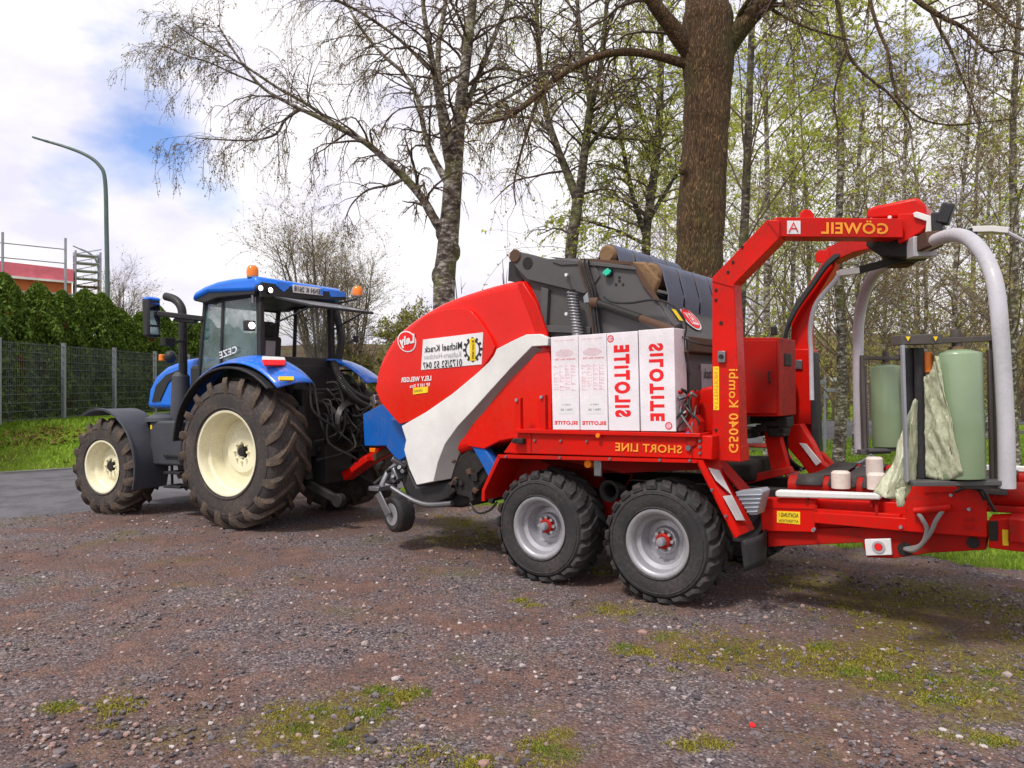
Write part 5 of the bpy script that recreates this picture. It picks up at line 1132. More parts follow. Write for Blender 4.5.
# ------------------------------------------------------------------ ground, yard, road, grass
def groundmat(name, kind):
    m, nt, N, L, P = _mat(name); tc = N.new('ShaderNodeTexCoord').outputs['Object']
    big = noisetex(N, L, tc, .55, 6, .6); mid = noisetex(N, L, tc, 3.2, 8, .7); fine = noisetex(N, L, tc, 45, 6, .7)
    if kind == 'gravel':
        vo = N.new('ShaderNodeTexVoronoi'); vo.inputs['Scale'].default_value = 62; L.new(tc, vo.inputs['Vector'])
        peb = ramp(N, L, vo.outputs['Color'], [(.0, (.040, .034, .040)), (.35, (.11, .092, .10)), (.7, (.20, .17, .175)), (1., (.44, .39, .385))])
        soil = ramp(N, L, mid, [(.3, (.085, .048, .040)), (.55, (.175, .102, .080)), (.75, (.29, .18, .135))])
        f = ramp(N, L, noisetex(N, L, tc, .8, 9, .75), [(.42, 1.), (.56, .2)])
        c = mixc(N, L, f, soil, peb)
        grit = ramp(N, L, fine, [(.3, (.55, .55, .55)), (.62, (1.35, 1.3, 1.3))])
        mu = N.new('ShaderNodeMix'); mu.data_type = 'RGBA'; mu.blend_type = 'MULTIPLY'; mu.inputs[0].default_value = .8; L.new(c, mu.inputs[6]); L.new(grit, mu.inputs[7]); c = mu.outputs[2]
        rb = ramp(N, L, noisetex(N, L, tc, 1.15, 5, .6), [(.60, 0.), (.74, .55)]); c = mixc(N, L, rb, c, (.17, .075, .045))
        # mossy patches
        mo = ramp(N, L, noisetex(N, L, tc, .9, 7, .72), [(.54, 0.), (.66, .5)])
        c = mixc(N, L, mo, c, (.13, .115, .03))
        va = N.new('ShaderNodeVertexColor'); va.layer_name = 'moss'
        mn = noisetex(N, L, tc, 6.5, 9, .78); am = N.new('ShaderNodeMath'); am.operation = 'MULTIPLY_ADD'; L.new(va.outputs[0], am.inputs[0]); am.inputs[1].default_value = .36; L.new(mn, am.inputs[2])
        mk = ramp(N, L, am.outputs[0], [(.62, 0.), (.82, .85)])
        mc = ramp(N, L, noisetex(N, L, tc, 19, 6, .7), [(.3, (.075, .045, .025)), (.48, (.15, .105, .035)), (.6, (.19, .17, .03)), (.75, (.27, .26, .04))])
        c = mixc(N, L, mk, c, mc)
        L.new(c, P.inputs['Base Color'])
        ad = N.new('ShaderNodeMath'); ad.operation = 'MULTIPLY_ADD'; L.new(vo.outputs['Distance'], ad.inputs[0]); ad.inputs[1].default_value = -1.1; L.new(fine, ad.inputs[2])
        bump(N, L, P, ad.outputs[0], .9, .02)
    elif kind == 'asphalt':
        c = ramp(N, L, fine, [(.3, (.06, .058, .068)), (.7, (.20, .195, .215))]); c2 = mixc(N, L, ramp(N, L, noisetex(N, L, tc, 1.1, 8, .75), [(.45, 0.), (.56, .75)]), c, (.085, .078, .085)); L.new(c2, P.inputs['Base Color']); bump(N, L, P, fine, .4, .008)
    elif kind == 'grass':
        c = ramp(N, L, mid, [(.3, (.08, .13, .012)), (.5, (.16, .26, .02)), (.7, (.23, .34, .035))]); c2 = mixc(N, L, ramp(N, L, big, [(.5, 0.), (.66, .6)]), c, (.13, .11, .035))
        fg = ramp(N, L, fine, [(.35, (.6, .6, .6)), (.65, (1.3, 1.3, 1.2))]); mu = N.new('ShaderNodeMix'); mu.data_type = 'RGBA'; mu.blend_type = 'MULTIPLY'; mu.inputs[0].default_value = .8; L.new(c2, mu.inputs[6]); L.new(fg, mu.inputs[7])
        L.new(mu.outputs[2], P.inputs['Base Color']); bump(N, L, P, fine, 1., .04)
    elif kind == 'hill':
        n = noisetex(N, L, tc, .06, 8, .7); f2 = noisetex(N, L, tc, .9, 8, .75)
        a = ramp(N, L, n, [(.38, (.12, .075, .05)), (.5, (.15, .10, .065)), (.6, (.12, .12, .03)), (.72, (.07, .09, .025))])
        b = ramp(N, L, f2, [(.3, (.45, .45, .45)), (.68, (1.4, 1.4, 1.4))]); mu = N.new('ShaderNodeMix'); mu.data_type = 'RGBA'; mu.blend_type = 'MULTIPLY'; mu.inputs[0].default_value = .9; L.new(a, mu.inputs[6]); L.new(b, mu.inputs[7])
        L.new(mu.outputs[2], P.inputs['Base Color']); bump(N, L, P, f2, 1., 1.)
    P.inputs['Roughness'].default_value = .95; P.inputs['Specular IOR Level'].default_value = .15
    return m
for k in ('gravel', 'asphalt', 'grass', 'hill'): M['g_'+k] = groundmat(k, k)
# signed test: >0 where the yard (gravel) is
GR_P, GR_D = Vector((4.2, 8.25)), Vector((-.80, .60))
def grass_n(x, y): return -(x-GR_P.x)*(-GR_D.y)*-1+0 if False else ((x-GR_P.x)*GR_D.y+(y-GR_P.y)*(-GR_D.x))   # metres beyond the lawn line
def edge_noise(x, y): return .35*noise.noise(Vector((x*.9, y*.9, 3)))+.16*noise.noise(Vector((x*3.1, y*3.1, 7)))
def is_yard(x, y):
    e = edge_noise(x, y)
    return road_n(x, y) < .0+e*.6 and grass_n(x, y) < e*1.2
def gh(x, y, lift=0.):
    return gz(x, y)+lift
def bankh(x, y):
    # bank beyond the road rises to the fence line
    d = road_n(x, y)-ROAD_W
    if d <= 0: return 0
    k = sstep(0, 2.6, d)
    return .95*k*sstep(6, -7.5, x)
def gpt(u, v): Y = EYE*FOC/(v-384); return ((u-512)/FOC*Y, Y)
moss_spots = [(265, 742, 30), (310, 725, 45), (350, 712, 45), (375, 695, 30), (410, 695, 14), (290, 715, 25), (330, 745, 40), (120, 705, 22), (60, 708, 10), (100, 727, 6), (540, 745, 25), (560, 758, 30), (640, 650, 22), (668, 636, 18), (620, 610, 22), (530, 602, 10), (700, 655, 28), (730, 645, 40), (760, 660, 45), (795, 660, 40), (822, 648, 14), (850, 668, 30), (885, 675, 45), (920, 690, 50), (960, 700, 50), (1000, 700, 50), (990, 740, 14), (950, 735, 22), (470, 528, 35), (440, 540, 25), (490, 540, 30), (455, 520, 30), (900, 625, 45), (980, 610, 60), (1010, 640, 30), (860, 600, 50), (940, 590, 60), (800, 580, 45), (600, 570, 15), (425, 755, 20), (480, 765, 20), (700, 745, 15), (560, 735, 10), (870, 650, 40), (1015, 670, 40), (930, 650, 50)]
def build_ground():
    xs = [-900, -500, -250, -120, -70, -45]+[-32+i*.8 for i in range(81)]+[36, 45, 70, 120, 250, 500, 900]
    ys = [-60, -20, -6]+[i*.8 for i in range(0, 62)]+[53, 60, 75, 100, 150, 250, 400, 700, 1200, 2200]
    vs = []; fs = []
    for y in ys:
        for x in xs:
            vs.append((x, y, gz(x, y)-.03+(bankh(x, y) if y < 200 else .0)*(1 if y < 60 else .5)))
    n = len(xs)
    for j in range(len(ys)-1):
        for i in range(n-1): fs.append((j*n+i, j*n+i+1, (j+1)*n+i+1, (j+1)*n+i))
    m = MB(); m.add(vs, fs); o = m.build('ground', 'g_grass', ang=60, recalc=False); tag(o, 'green grass ground around the gravel yard', kind='structure')
    # road
    m = MB()
    P0 = Vector(NE_P); D = Vector(NE_D); Nn = Vector((-D.y, D.x))
    rows = []
    for k in range(-40, 60):
        for j in range(0, 9):
            q = P0+D*(k*.9)+Nn*(-.9+(ROAD_W+.9)*j/8); rows.append((q.x, q.y, gz(q.x, q.y)-.012))
    m.add(rows, [(k*9+j, k*9+j+1, (k+1)*9+j+1, (k+1)*9+j) for k in range(99) for j in range(8)])
    tag(m.build('road', 'g_asphalt', recalc=False, ang=60), 'grey asphalt road behind the tractor', kind='structure')
    m = MB()
    for k in range(46):
        a = P0+D*(-25+k*1.5)+Nn*(ROAD_W+.06); b = a+D*1.49; m.prismv([(a.x, a.y, gz(a.x, a.y)+.02), (b.x, b.y, gz(b.x, b.y)+.02), (b.x+Nn.x*.12, b.y+Nn.y*.12, gz(b.x, b.y)+.02), (a.x+Nn.x*.12, a.y+Nn.y*.12, gz(a.x, a.y)+.02)], (0, 0, -.12))
    tag(m.build('kerb', 'zinc2', bevel=0, ang=0), 'low kerb along the far side of the road', kind='structure')
    # gravel yard as a fine grid with uneven ground
    cell = .09; vid = {}; vs = []; fs = []
    def V(i, j):
        if (i, j) not in vid:
            x, y = i*cell, j*cell
            h = .010*noise.noise(Vector((x*1.3, y*1.3, 0)))+.006*noise.noise(Vector((x*4, y*4, 2)))+.004*noise.noise(Vector((x*9, y*9, 5)))
            vid[(i, j)] = len(vs); vs.append((x, y, gz(x, y)+h))
        return vid[(i, j)]
    for j in range(int(1.0/cell), int(17/cell)):
        for i in range(int(-14/cell), int(9/cell)):
            x, y = (i+.5)*cell, (j+.5)*cell
            if abs(x) > y*.85+2.5: continue
            if is_yard(x, y): fs.append((V(i, j), V(i+1, j), V(i+1, j+1), V(i, j+1)))
    m = MB(); m.add(vs, fs); yo = m.build('gravel_yard', 'g_gravel', recalc=False, ang=80)
    at = yo.data.color_attributes.new('moss', 'FLOAT_COLOR', 'POINT')
    sp = []
    for (u, v, s_) in moss_spots:
        x, y = gpt(u, v); sp.append((x, y, s_/FOC*y*1.05, s_/FOC*y*.85+.05))
    buf = []
    for (x, y, z) in vs:
        a = 0.
        for (sx, sy, rx, ry) in sp:
            dx = (x-sx)/rx; dy = (y-sy)/ry; q = dx*dx+dy*dy
            if q < 6: a += math.exp(-q)
        a = min(1, a*.8); buf += [a, a, a, 1]
    at.data.foreach_set('color', buf)
    tag(yo, 'reddish grey gravel yard in the foreground', kind='structure')
    # near continuation behind and beside the camera
    m = MB(); m.add([(-30, -25, -.022), (30, -25, -.022), (30, 1.1, -.022), (-30, 1.1, -.022)], [(0, 1, 2, 3)])
    tag(m.build('gravel_track', 'g_gravel', recalc=False), 'gravel behind the viewpoint', kind='structure')
    # far road and path on the right
    m = MB(); 
    for (x0, y0, x1, y1, w) in ((5, 31, 40, 28.5, 1.8),):
        a, b = Vector((x0, y0)), Vector((x1, y1)); d = (b-a).normalized(); n_ = Vector((-d.y, d.x))*w/2; z = -.02
        m.add([(a.x-n_.x, a.y-n_.y, z), (b.x-n_.x, b.y-n_.y, z), (b.x+n_.x, b.y+n_.y, z), (a.x+n_.x, a.y+n_.y, z)], [(0, 1, 2, 3)])
    tag(m.build('lane', 'g_asphalt', recalc=False), 'narrow lane beyond the lawn', kind='structure')
    # hill
    def hh(x, y):
        d = sstep(95, 260, y); return -2+d*(17.5+3*noise.noise(Vector((x*.01, y*.01, 0)))+1.5*math.sin(x*.013))+1.2*noise.noise(Vector((x*.05, y*.05, 1)))*d
    m = MB(); m.grid(lambda u, v: (-330+u*760, 90+v*330, hh(-330+u*760, 90+v*330)), 120, 50)
    tag(m.build('hill', 'g_hill', recalc=False, ang=80), 'brown and green wooded hill in the distance', kind='structure')
M['zinc2'] = paint('kerb_stone', (.22, .21, .22), .9, .4, coat=0)
build_ground()
# ------------------------------------------------------------------ loose stones, moss, grass blades
ICO = None
def stones():
    rnd = random.Random(3); m = MB()
    bmi = bmesh.new(); bmesh.ops.create_icosphere(bmi, subdivisions=1, radius=1); base = [v.co.copy() for v in bmi.verts]; bf = [tuple(v.index for v in f.verts) for f in bmi.faces]; bmi.free()
    shapes = []
    for k in range(10):
        shapes.append([Vector((q.x, q.y, q.z*.62))*(1+.45*noise.noise(q*1.3+Vector((k*7, 0, 0)))) for q in base])
    cnt = 0
    while cnt < 21000:
        y = 2.6+11.0*rnd.random()**1.9; x = (rnd.random()*2-1)*(y*.72+.4)
        if not is_yard(x, y): continue
        dens = .5+.9*noise.noise(Vector((x*.8, y*.8, 11)))+.5*noise.noise(Vector((x*2.5, y*2.5, 4)))
        if rnd.random() > dens+.18: continue
        r = .0055+.016*rnd.random()**3.0+(.016 if rnd.random() < .010 else 0); s = rnd.choice(shapes); a = rnd.random()*6.28; c_, s_ = math.cos(a)*r, math.sin(a)*r
        ex = .75+.5*rnd.random()
        m.add([(x+q.x*c_*ex-q.y*s_, y+q.x*s_*ex+q.y*c_, gz(x, y)+r*.25+q.z*r) for q in s], bf); cnt += 1
    o = m.build('gravel', 'stonemix', recalc=False, ang=0); tag(o, 'loose grey and pinkish stones strewn over the yard', kind='stuff')
def stonemix():
    m, nt, N, L, P = _mat('stone_mix'); g = N.new('ShaderNodeNewGeometry')
    c = ramp(N, L, g.outputs['Random Per Island'], [(0, (.045, .038, .044)), (.45, (.12, .10, .108)), (.72, (.19, .155, .155)), (.84, (.30, .18, .15)), (.96, (.34, .30, .29)), (1., (.46, .42, .41))])
    L.new(c, P.inputs['Base Color']); P.inputs['Roughness'].default_value = .85; return m
M['stonemix'] = stonemix()
stones()
def blades(name, mat, n, region, hgt, label, seed, wd=.006, lean=.6, tuft=1, spread=.0, zf=None):
    rnd = random.Random(seed); m = MB(); k = 0; tries = 0
    while k < n and tries < n*40:
        tries += 1
        q = region(rnd)
        if q is None: continue
        for _ in range(tuft):
            x = q[0]+rnd.gauss(0, spread) if spread else q[0]; y = q[1]+rnd.gauss(0, spread) if spread else q[1]
            z = (zf(x, y) if zf else gz(x, y))-.003
            a = rnd.random()*6.28; h = hgt*(.45+.9*rnd.random()); w = wd*(.6+.8*rnd.random())*(1+max(0, y-8)*.10); dx, dy = math.cos(a), math.sin(a); lx, ly = rnd.gauss(0, lean)*h, rnd.gauss(0, lean)*h
            m.add([(x-dx*w, y-dy*w, z), (x+dx*w, y+dy*w, z), (x+dx*w*.6+lx*.4, y+dy*w*.6+ly*.4, z+h*.6), (x+lx, y+ly, z+h), (x-dx*w*.6+lx*.4, y-dy*w*.6+ly*.4, z+h*.6)], [(0, 1, 2, 4), (4, 2, 3)]); k += 1
    o = m.build(name, mat, recalc=False, ang=0); tag(o, label, kind='stuff'); return o
M['weedb'] = leafm('weed_leaves', (.08, .13, .012), (.20, .26, .04))
# moss and weed tufts in the gravel at the places the photograph shows them
def moss_region(rnd):
    u, v, s = rnd.choice(moss_spots); u += rnd.gauss(0, s*.75); v += rnd.gauss(0, s*.22)
    if v < 500: return None
    x, y = gpt(u, v)
    if noise.noise(Vector((x*7, y*7, 1))) < -.05: return None
    return (x, y) if is_yard(x, y) else None
blades('moss', 'moss', 36000, moss_region, .012, 'low yellow green moss tufts in the gravel', 5, wd=.0045, lean=.8, tuft=26, spread=.028)
green_spots = [(375, 692, 6), (385, 706, 4), (322, 712, 8), (300, 728, 8), (420, 694, 6), (622, 648, 5), (730, 650, 8), (822, 647, 7), (660, 638, 6), (885, 677, 8), (985, 742, 6), (985, 672, 12), (940, 700, 12), (60, 707, 4), (340, 745, 8), (365, 715, 6), (850, 672, 8), (545, 750, 5), (930, 680, 12), (560, 756, 8), (990, 690, 14), (1000, 620, 25), (900, 595, 40), (960, 580, 50)]
def weed_region(rnd):
    u, v, s = rnd.choice(green_spots); x, y = gpt(u+rnd.gauss(0, s*.8), v+rnd.gauss(0, s*.3)); return (x, y)
blades('weeds', 'weedb', 6500, weed_region, .017, 'small bright green weeds scattered in the gravel', 8, wd=.004, lean=.55, tuft=9, spread=.035)
def lawn_region(rnd):
    y = 6.2+21*rnd.random()**1.7; x = -2+rnd.random()*(y*.85+3)
    if is_yard(x, y) or grass_n(x, y) < -.5 or road_n(x, y) > -.1: return None
    return (x, y)
blades('lawn_grass', 'grassb', 62000, lawn_region, .055, 'short green grass of the lawn behind the machine', 11, wd=.006, lean=.5)
def bank_region(rnd):
    y = 14+16*rnd.random(); x = -14+12*rnd.random()
    d = road_n(x, y)-ROAD_W
    if d < .15 or d > 7 or (x-512)/1 > 1e9: return None
    if abs(x) > y*.72: return None
    return (x, y)
bz = lambda x, y: gz(x, y)-.03+bankh(x, y)
blades('bank_grass', 'grassb', 30000, bank_region, .085, 'green grass on the bank under the wire fence', 12, wd=.008, lean=.5, zf=bz)
def leaf_region(rnd):
    d = road_n(*(q := (-12+11*rnd.random(), 15+10*rnd.random())))-ROAD_W
    return q if .6 < d < 3 and noise.noise(Vector((q[0], q[1], 0))) > 0 else None
blades('dry_leaves', 'dryleaf', 2600, leaf_region, .05, 'brown dead leaves lying on the grass bank', 13, wd=.02, lean=1.6, zf=bz)
m = MB(); x, y = gpt(752, 727); m.lathe([(0, .017), (.012, .018), (.016, .013), (.016, 0)], o=(x, y, gz(x, y)+.004), ax=(.3, -.3, 1), n=14)
tag(m.build('bottle_cap', 'inkred'), 'small red plastic cap lying on the gravel in the foreground', 'cap')

# ------------------------------------------------------------------ fence, hedge, house, lamps
def build_fence():
    r = empty('wire_fence', loc=(FENCE_X, 17.0, .92)); tag(r, 'grey wire mesh fence with square posts on the grass bank in front of the hedge', 'fence')
    H = 1.98
    for k in range(9):
        y = -1.65+2.55*k; xo = .03*k
        m = MB(); m.box((xo, y, H/2), (.09, .09, H+.05)); m.box((xo, y, H+.03), (.10, .10, .02)); m.build('post', 'zinc', r)
        if k < 8:
            m = MB(); n = 30
            for i in range(n+1):
                yy = y+.05+2.45*i/n; m.box((xo+.04, yy, H/2), (.006, .006, H-.05))
            for j in range(10): m.box((xo+.05, y+1.27, .06+j*(H-.12)/9), (.009, 2.46, .012)); m.box((xo+.032, y+1.27, .06+j*(H-.12)/9), (.009, 2.46, .012))
            m.build('mesh_panel', 'mesh', r, ang=0, recalc=False)
build_fence()
def leafquad(vs, fs, c, s, rnd, up=.0):
    a = Vector((rnd.gauss(0, 1), rnd.gauss(0, 1), rnd.gauss(0, 1)+up)).normalized(); b = a.cross(Vector((rnd.gauss(0, 1), rnd.gauss(0, 1), rnd.gauss(0, 1)))).normalized()
    k = len(vs); w = s*.5
    vs += [tuple(c-a*s), tuple(c+b*w), tuple(c+a*s), tuple(c-b*w)]; fs.append((k, k+1, k+2, k+3))
def conifer_mesh(seed, h, w, n=10500):
    rnd = random.Random(seed); cr = MB(); vs = []; fs = []; vb = []; fb = []
    for k in range(n):
        t = rnd.random()**.85; z = t*h; R = w*(1-.15*t)*(1-max(0, (t-.55)/.45)**1.7)**.6 if t < 1 else 0
        a = rnd.random()*6.283; clump = .80+.30*noise.noise(Vector((math.cos(a)*1.6+seed, math.sin(a)*1.6, z*1.9)))+.10*noise.noise(Vector((math.cos(a)*5+seed, math.sin(a)*5, z*6)))
        r = R*clump*(1-.25*rnd.random()**2); c = Vector((r*math.cos(a), r*math.sin(a), z))
        brown = noise.noise(Vector((c.x*1.2+seed*3, c.y*1.2, c.z*.9))) > .52 and t < .8
        leafquad(vb if brown else vs, fb if brown else fs, c, .04+.045*rnd.random(), rnd, up=1.2)
    cr.add(vs, fs); cr.mi = 1; cr.add(vb, fb)
    return cr
def build_hedge():
    variants = []
    spots = [(-13.35, 15.4+1.22*k) for k in range(22)]
    labels_ = 'thuja tree in the clipped looking hedge row behind the wire fence'
    rnd = random.Random(4)
    for k, (x, y) in enumerate(spots):
        h = 3.75+.12*rnd.uniform(-1, 1)*2
        if k < 4:
            r = empty('thuja_tree'); cr = conifer_mesh(k*13+1, 3.75, .98); c = cr.build('crown', ['thuja', 'thujabrown'], r, recalc=False, ang=0)
            m = MB(); m.tube([(0, 0, 0), (0, 0, 1.2), (.02, 0, 3.0)], [.09, .07, .02], 7)
            for q in range(16):
                a = rnd.random()*6.28; z = .2+rnd.random()*2.6; m.tube([(0, 0, z), (.6*math.cos(a), .6*math.sin(a), z+.45)], [.025, .008], 4)
            m.build('trunk', 'bark_brown', r); variants.append(r)
        else:
            r = variants[k % 4].copy(); COL.objects.link(r)
            for ch in variants[k % 4].children: c = ch.copy(); COL.objects.link(c); c.parent = r
        r.location = (x+rnd.uniform(-.12, .12), y, .85); r.rotation_euler = (0, 0, rnd.random()*6.28); s = rnd.uniform(.93, 1.06); r.scale = (1, 1, s)
        tag(r, 'dark green thuja tree in the tall hedge row behind the wire fence', 'thuja', 'thuja trees of the hedge')
build_hedge()
def build_house():
    r = empty('house', loc=(-25.8, 45, .8)); r.rotation_euler = (0, 0, rad(35)); tag(r, 'unfinished orange brick house with pink roof sheeting behind the hedge', 'house')
    m = MB(); m.prism([(-17, 0), (0, 0), (0, 7.0), (-17, 7.6)], 0, 9); m.build('wall', 'brick', r)
    m = MB(); m.prism([(-17, 7.62), (.05, 7.02), (.05, 7.72), (-17, 8.5)], -.4, 9.4); m.build('roof', 'sheet', r)
    m = MB(); m.prism([(-17, 7.3), (.05, 6.9), (.05, 7.0), (-17, 7.6)], -.5, -.4); m.build('roof_edge', 'white', r)
    for x in (-13, -8, -3):
        m = MB(); m.box((x, -.02, 4.3), (1.2, .1, 1.4)); w = m.build('window', 'dark', r)
    s = empty('scaffold', loc=(-25.8, 45, .8)); s.rotation_euler = (0, 0, rad(35)); tag(s, 'galvanised scaffold with stair tower against the unfinished brick house', 'scaffold')
    for x in (-12.6, -8.4, -3.4, -.4):
        m = MB(); m.tube([(x, -1, 0), (x, -1, 9.4)], .07, 6); m.build('pole', 'zinc', s)
    for z in (7.95, 8.75):
        m = MB(); m.tube([(-17, -1, z+.3), (-.4, -1, z)], .035, 5); m.build('rail', 'zinc', s)
    m = MB(); m.box((-8.5, -.6, 6.2), (17, .8, .08)); m.build('platform', 'zinc', s)
    for x in (.2, 1.5):
        m = MB(); m.tube([(x, 0, 0), (x, 0, 8.9)], .06, 6); m.tube([(x, .9, 0), (x, .9, 8.9)], .06, 6); m.build('pole', 'zinc', s)
    for k in range(9):
        z = 5.0+.46*k; m = MB(); m.box((.85, .45, z), (1.4, .9, .06)); m.beam([(.15, 0, z), (1.55, 0, z+.4)], .05, .05); m.build('stair_flight', 'zinc' if k > 4 else 'rust', s)
build_house()
def street_lamp(pts, Y, r0, r1, lab):
    q = [wpt(u, v, Y) for u, v in pts]; base = Vector((q[0].x, q[0].y, .0)); o = empty('street_lamp', loc=base)
    m = MB(); P = smoothpath([Vector((0, 0, 0))]+[x-base for x in q[1:]], 5); n = len(P); m.tube(P, [r0+(r1-r0)*i/(n-1) for i in range(n)], 8); m.build('pole', 'lamppole', o)
    m = MB(); e = q[-1]-base; d = (q[-1]-q[-2]).normalized(); m.beam([e-d*.2, e+d*.45], .16, .07, up=(0, 1, 0)); m.build('lamp_head', 'lamppole', o, bevel=.02)
    tag(o, lab, 'street lamp', 'street lamps beyond the hedge')
street_lamp([(108, 420), (107.5, 300), (106.5, 230), (105, 180), (99, 165), (86, 155), (66, 147), (44, 140.5)], 30, .10, .05, 'tall street lamp with a long curved arm rising high above the hedge')
street_lamp([(100, 420), (99.5, 300), (99, 272), (96, 260), (89, 253), (80, 249)], 48, .10, .05, 'lower street lamp further off, its curved top just above the hedge')
def signpost():
    Y = 21.0; b = wpt(825, 384, Y); z0 = 0; r = empty('signpost', loc=(b.x, b.y, 0)); tag(r, 'slim grey post with small white and grey direction signs between the birches', 'signpost')
    m = MB(); m.tube([(0, 0, 0), (0, 0, 2.1)], .035, 8); m.build('pole', 'zinc', r)
    for (du, v, w, mt) in ((12, 379.5, .42, 'plate'), (-4, 382, .26, 'zinc'), (6, 390, .30, 'zinc'), (2, 397, .12, 'zinc')):
        z = EYE-(v-384)/FOC*Y; m = MB(); m.box((du/FOC*Y, -.05, z), (w, .03, .10 if mt == 'plate' else .09)); m.build('sign_board', mt, r, bevel=.005)
signpost()
# ------------------------------------------------------------------ trees
class Tree:
    def __init__(s, name, base, seed, bark, twig='twig', leaf='bud'):
        s.rnd = random.Random(seed); s.base = Vector(base); s.o = empty(name, loc=base); s.tr = MB(); s.tw = MB(); s.lv = []; s.lf = []; s.bark = bark; s.twig = twig; s.leaf = leaf
    def limb(s, pts, radii, n=10, k=4):
        P = [Vector(p) for p in pts]; S = smoothpath(P, k); R = []
        for i in range(len(P)-1):
            for j in range(k): R.append(radii[i]+(radii[i+1]-radii[i])*j/k)
        R.append(radii[-1]); 
        R = [r*(1+.07*noise.noise(Vector((i*.9, s.base.x, r)))) for i, r in enumerate(R)]
        s.tr.tube(S, R, n); return S, R
    def px(s, pts, Y, depth=0.):
        """picture-measured limb at distance Y, drifting in depth"""
        n = len(pts); out = []; R = []
        for i, (u, v, w) in enumerate(pts):
            y = Y+depth*i/(n-1); out.append(wpt(u, v, y)-s.base); R.append(max(.004, w/2/FOC*y))
        return out, R
    def grow(s, p, d, L, r, lvl, droop=.05, kids=5, spread=.7, leafn=3, leafs=.03, jit=.16):
        rn = s.rnd; n = 5 if lvl > 0 else 3; P = [p]; R = [r]; d = d.normalized(); seg = L/n
        for i in range(n):
            d = (d+Vector((rn.gauss(0, jit), rn.gauss(0, jit), rn.gauss(0, jit)-droop*(1+i*.5)))).normalized(); p = p+d*seg; P.append(p); R.append(max(.0022, r*(1-(i+1)/n*.75)))
        s.tw.tube(P, R, 4 if lvl > 1 else 3, cap=False)
        if lvl == 0:
            for _ in range(leafn):
                t = rn.random()*(n-.01); i = int(t); c = P[i].lerp(P[i+1], t-i)+Vector((rn.gauss(0, .02), rn.gauss(0, .02), rn.gauss(0, .02))); leafquad(s.lv, s.lf, c, leafs*(.6+.8*rn.random()), rn)
            return
        for _ in range(kids):
            t = (.2+.8*rn.random())*(n-.01); i = int(t); q = P[i].lerp(P[i+1], t-i); dd = (P[i+1]-P[i]).normalized()
            side = Vector((rn.gauss(0, 1), rn.gauss(0, 1), rn.gauss(0, .7))); side = (side-dd*side.dot(dd)).normalized()
            s.grow(q, dd*(1-spread*.5)+side*spread, L*(.38+.3*rn.random()), r*.5, lvl-1, droop*1.6 if lvl > 1 else droop*2.2, kids, spread, leafn, leafs, jit)
    def along(s, S, R, n, L, lvl, t0=.15, up=.25, **kw):
        rn = s.rnd
        for _ in range(n):
            t = (t0+(1-t0)*rn.random()**.8)*(len(S)-1.01); i = int(t); q = S[i].lerp(S[i+1], t-i); dd = (S[i+1]-S[i]).normalized()
            side = Vector((rn.gauss(0, 1), rn.gauss(0, 1), rn.gauss(0, .5))); side = (side-dd*side.dot(dd)).normalized()
            s.grow(q, dd*.55+side*.7+Vector((0, 0, up)), L*(.5+.8*rn.random()), min(.028, R[i]*.45), lvl, **kw)
    def finish(s, label, cat, group=None):
        s.tr.build('trunk', s.bark, s.o, recalc=False, ang=60)
        s.tw.mi = 0; s.tw.m = [0]*len(s.tw.f); s.tw.mi = 1; s.tw.add(s.lv, s.lf)
        s.tw.build('crown', [s.twig, s.leaf], s.o, recalc=False, ang=0); tag(s.o, label, cat, group); return s.o
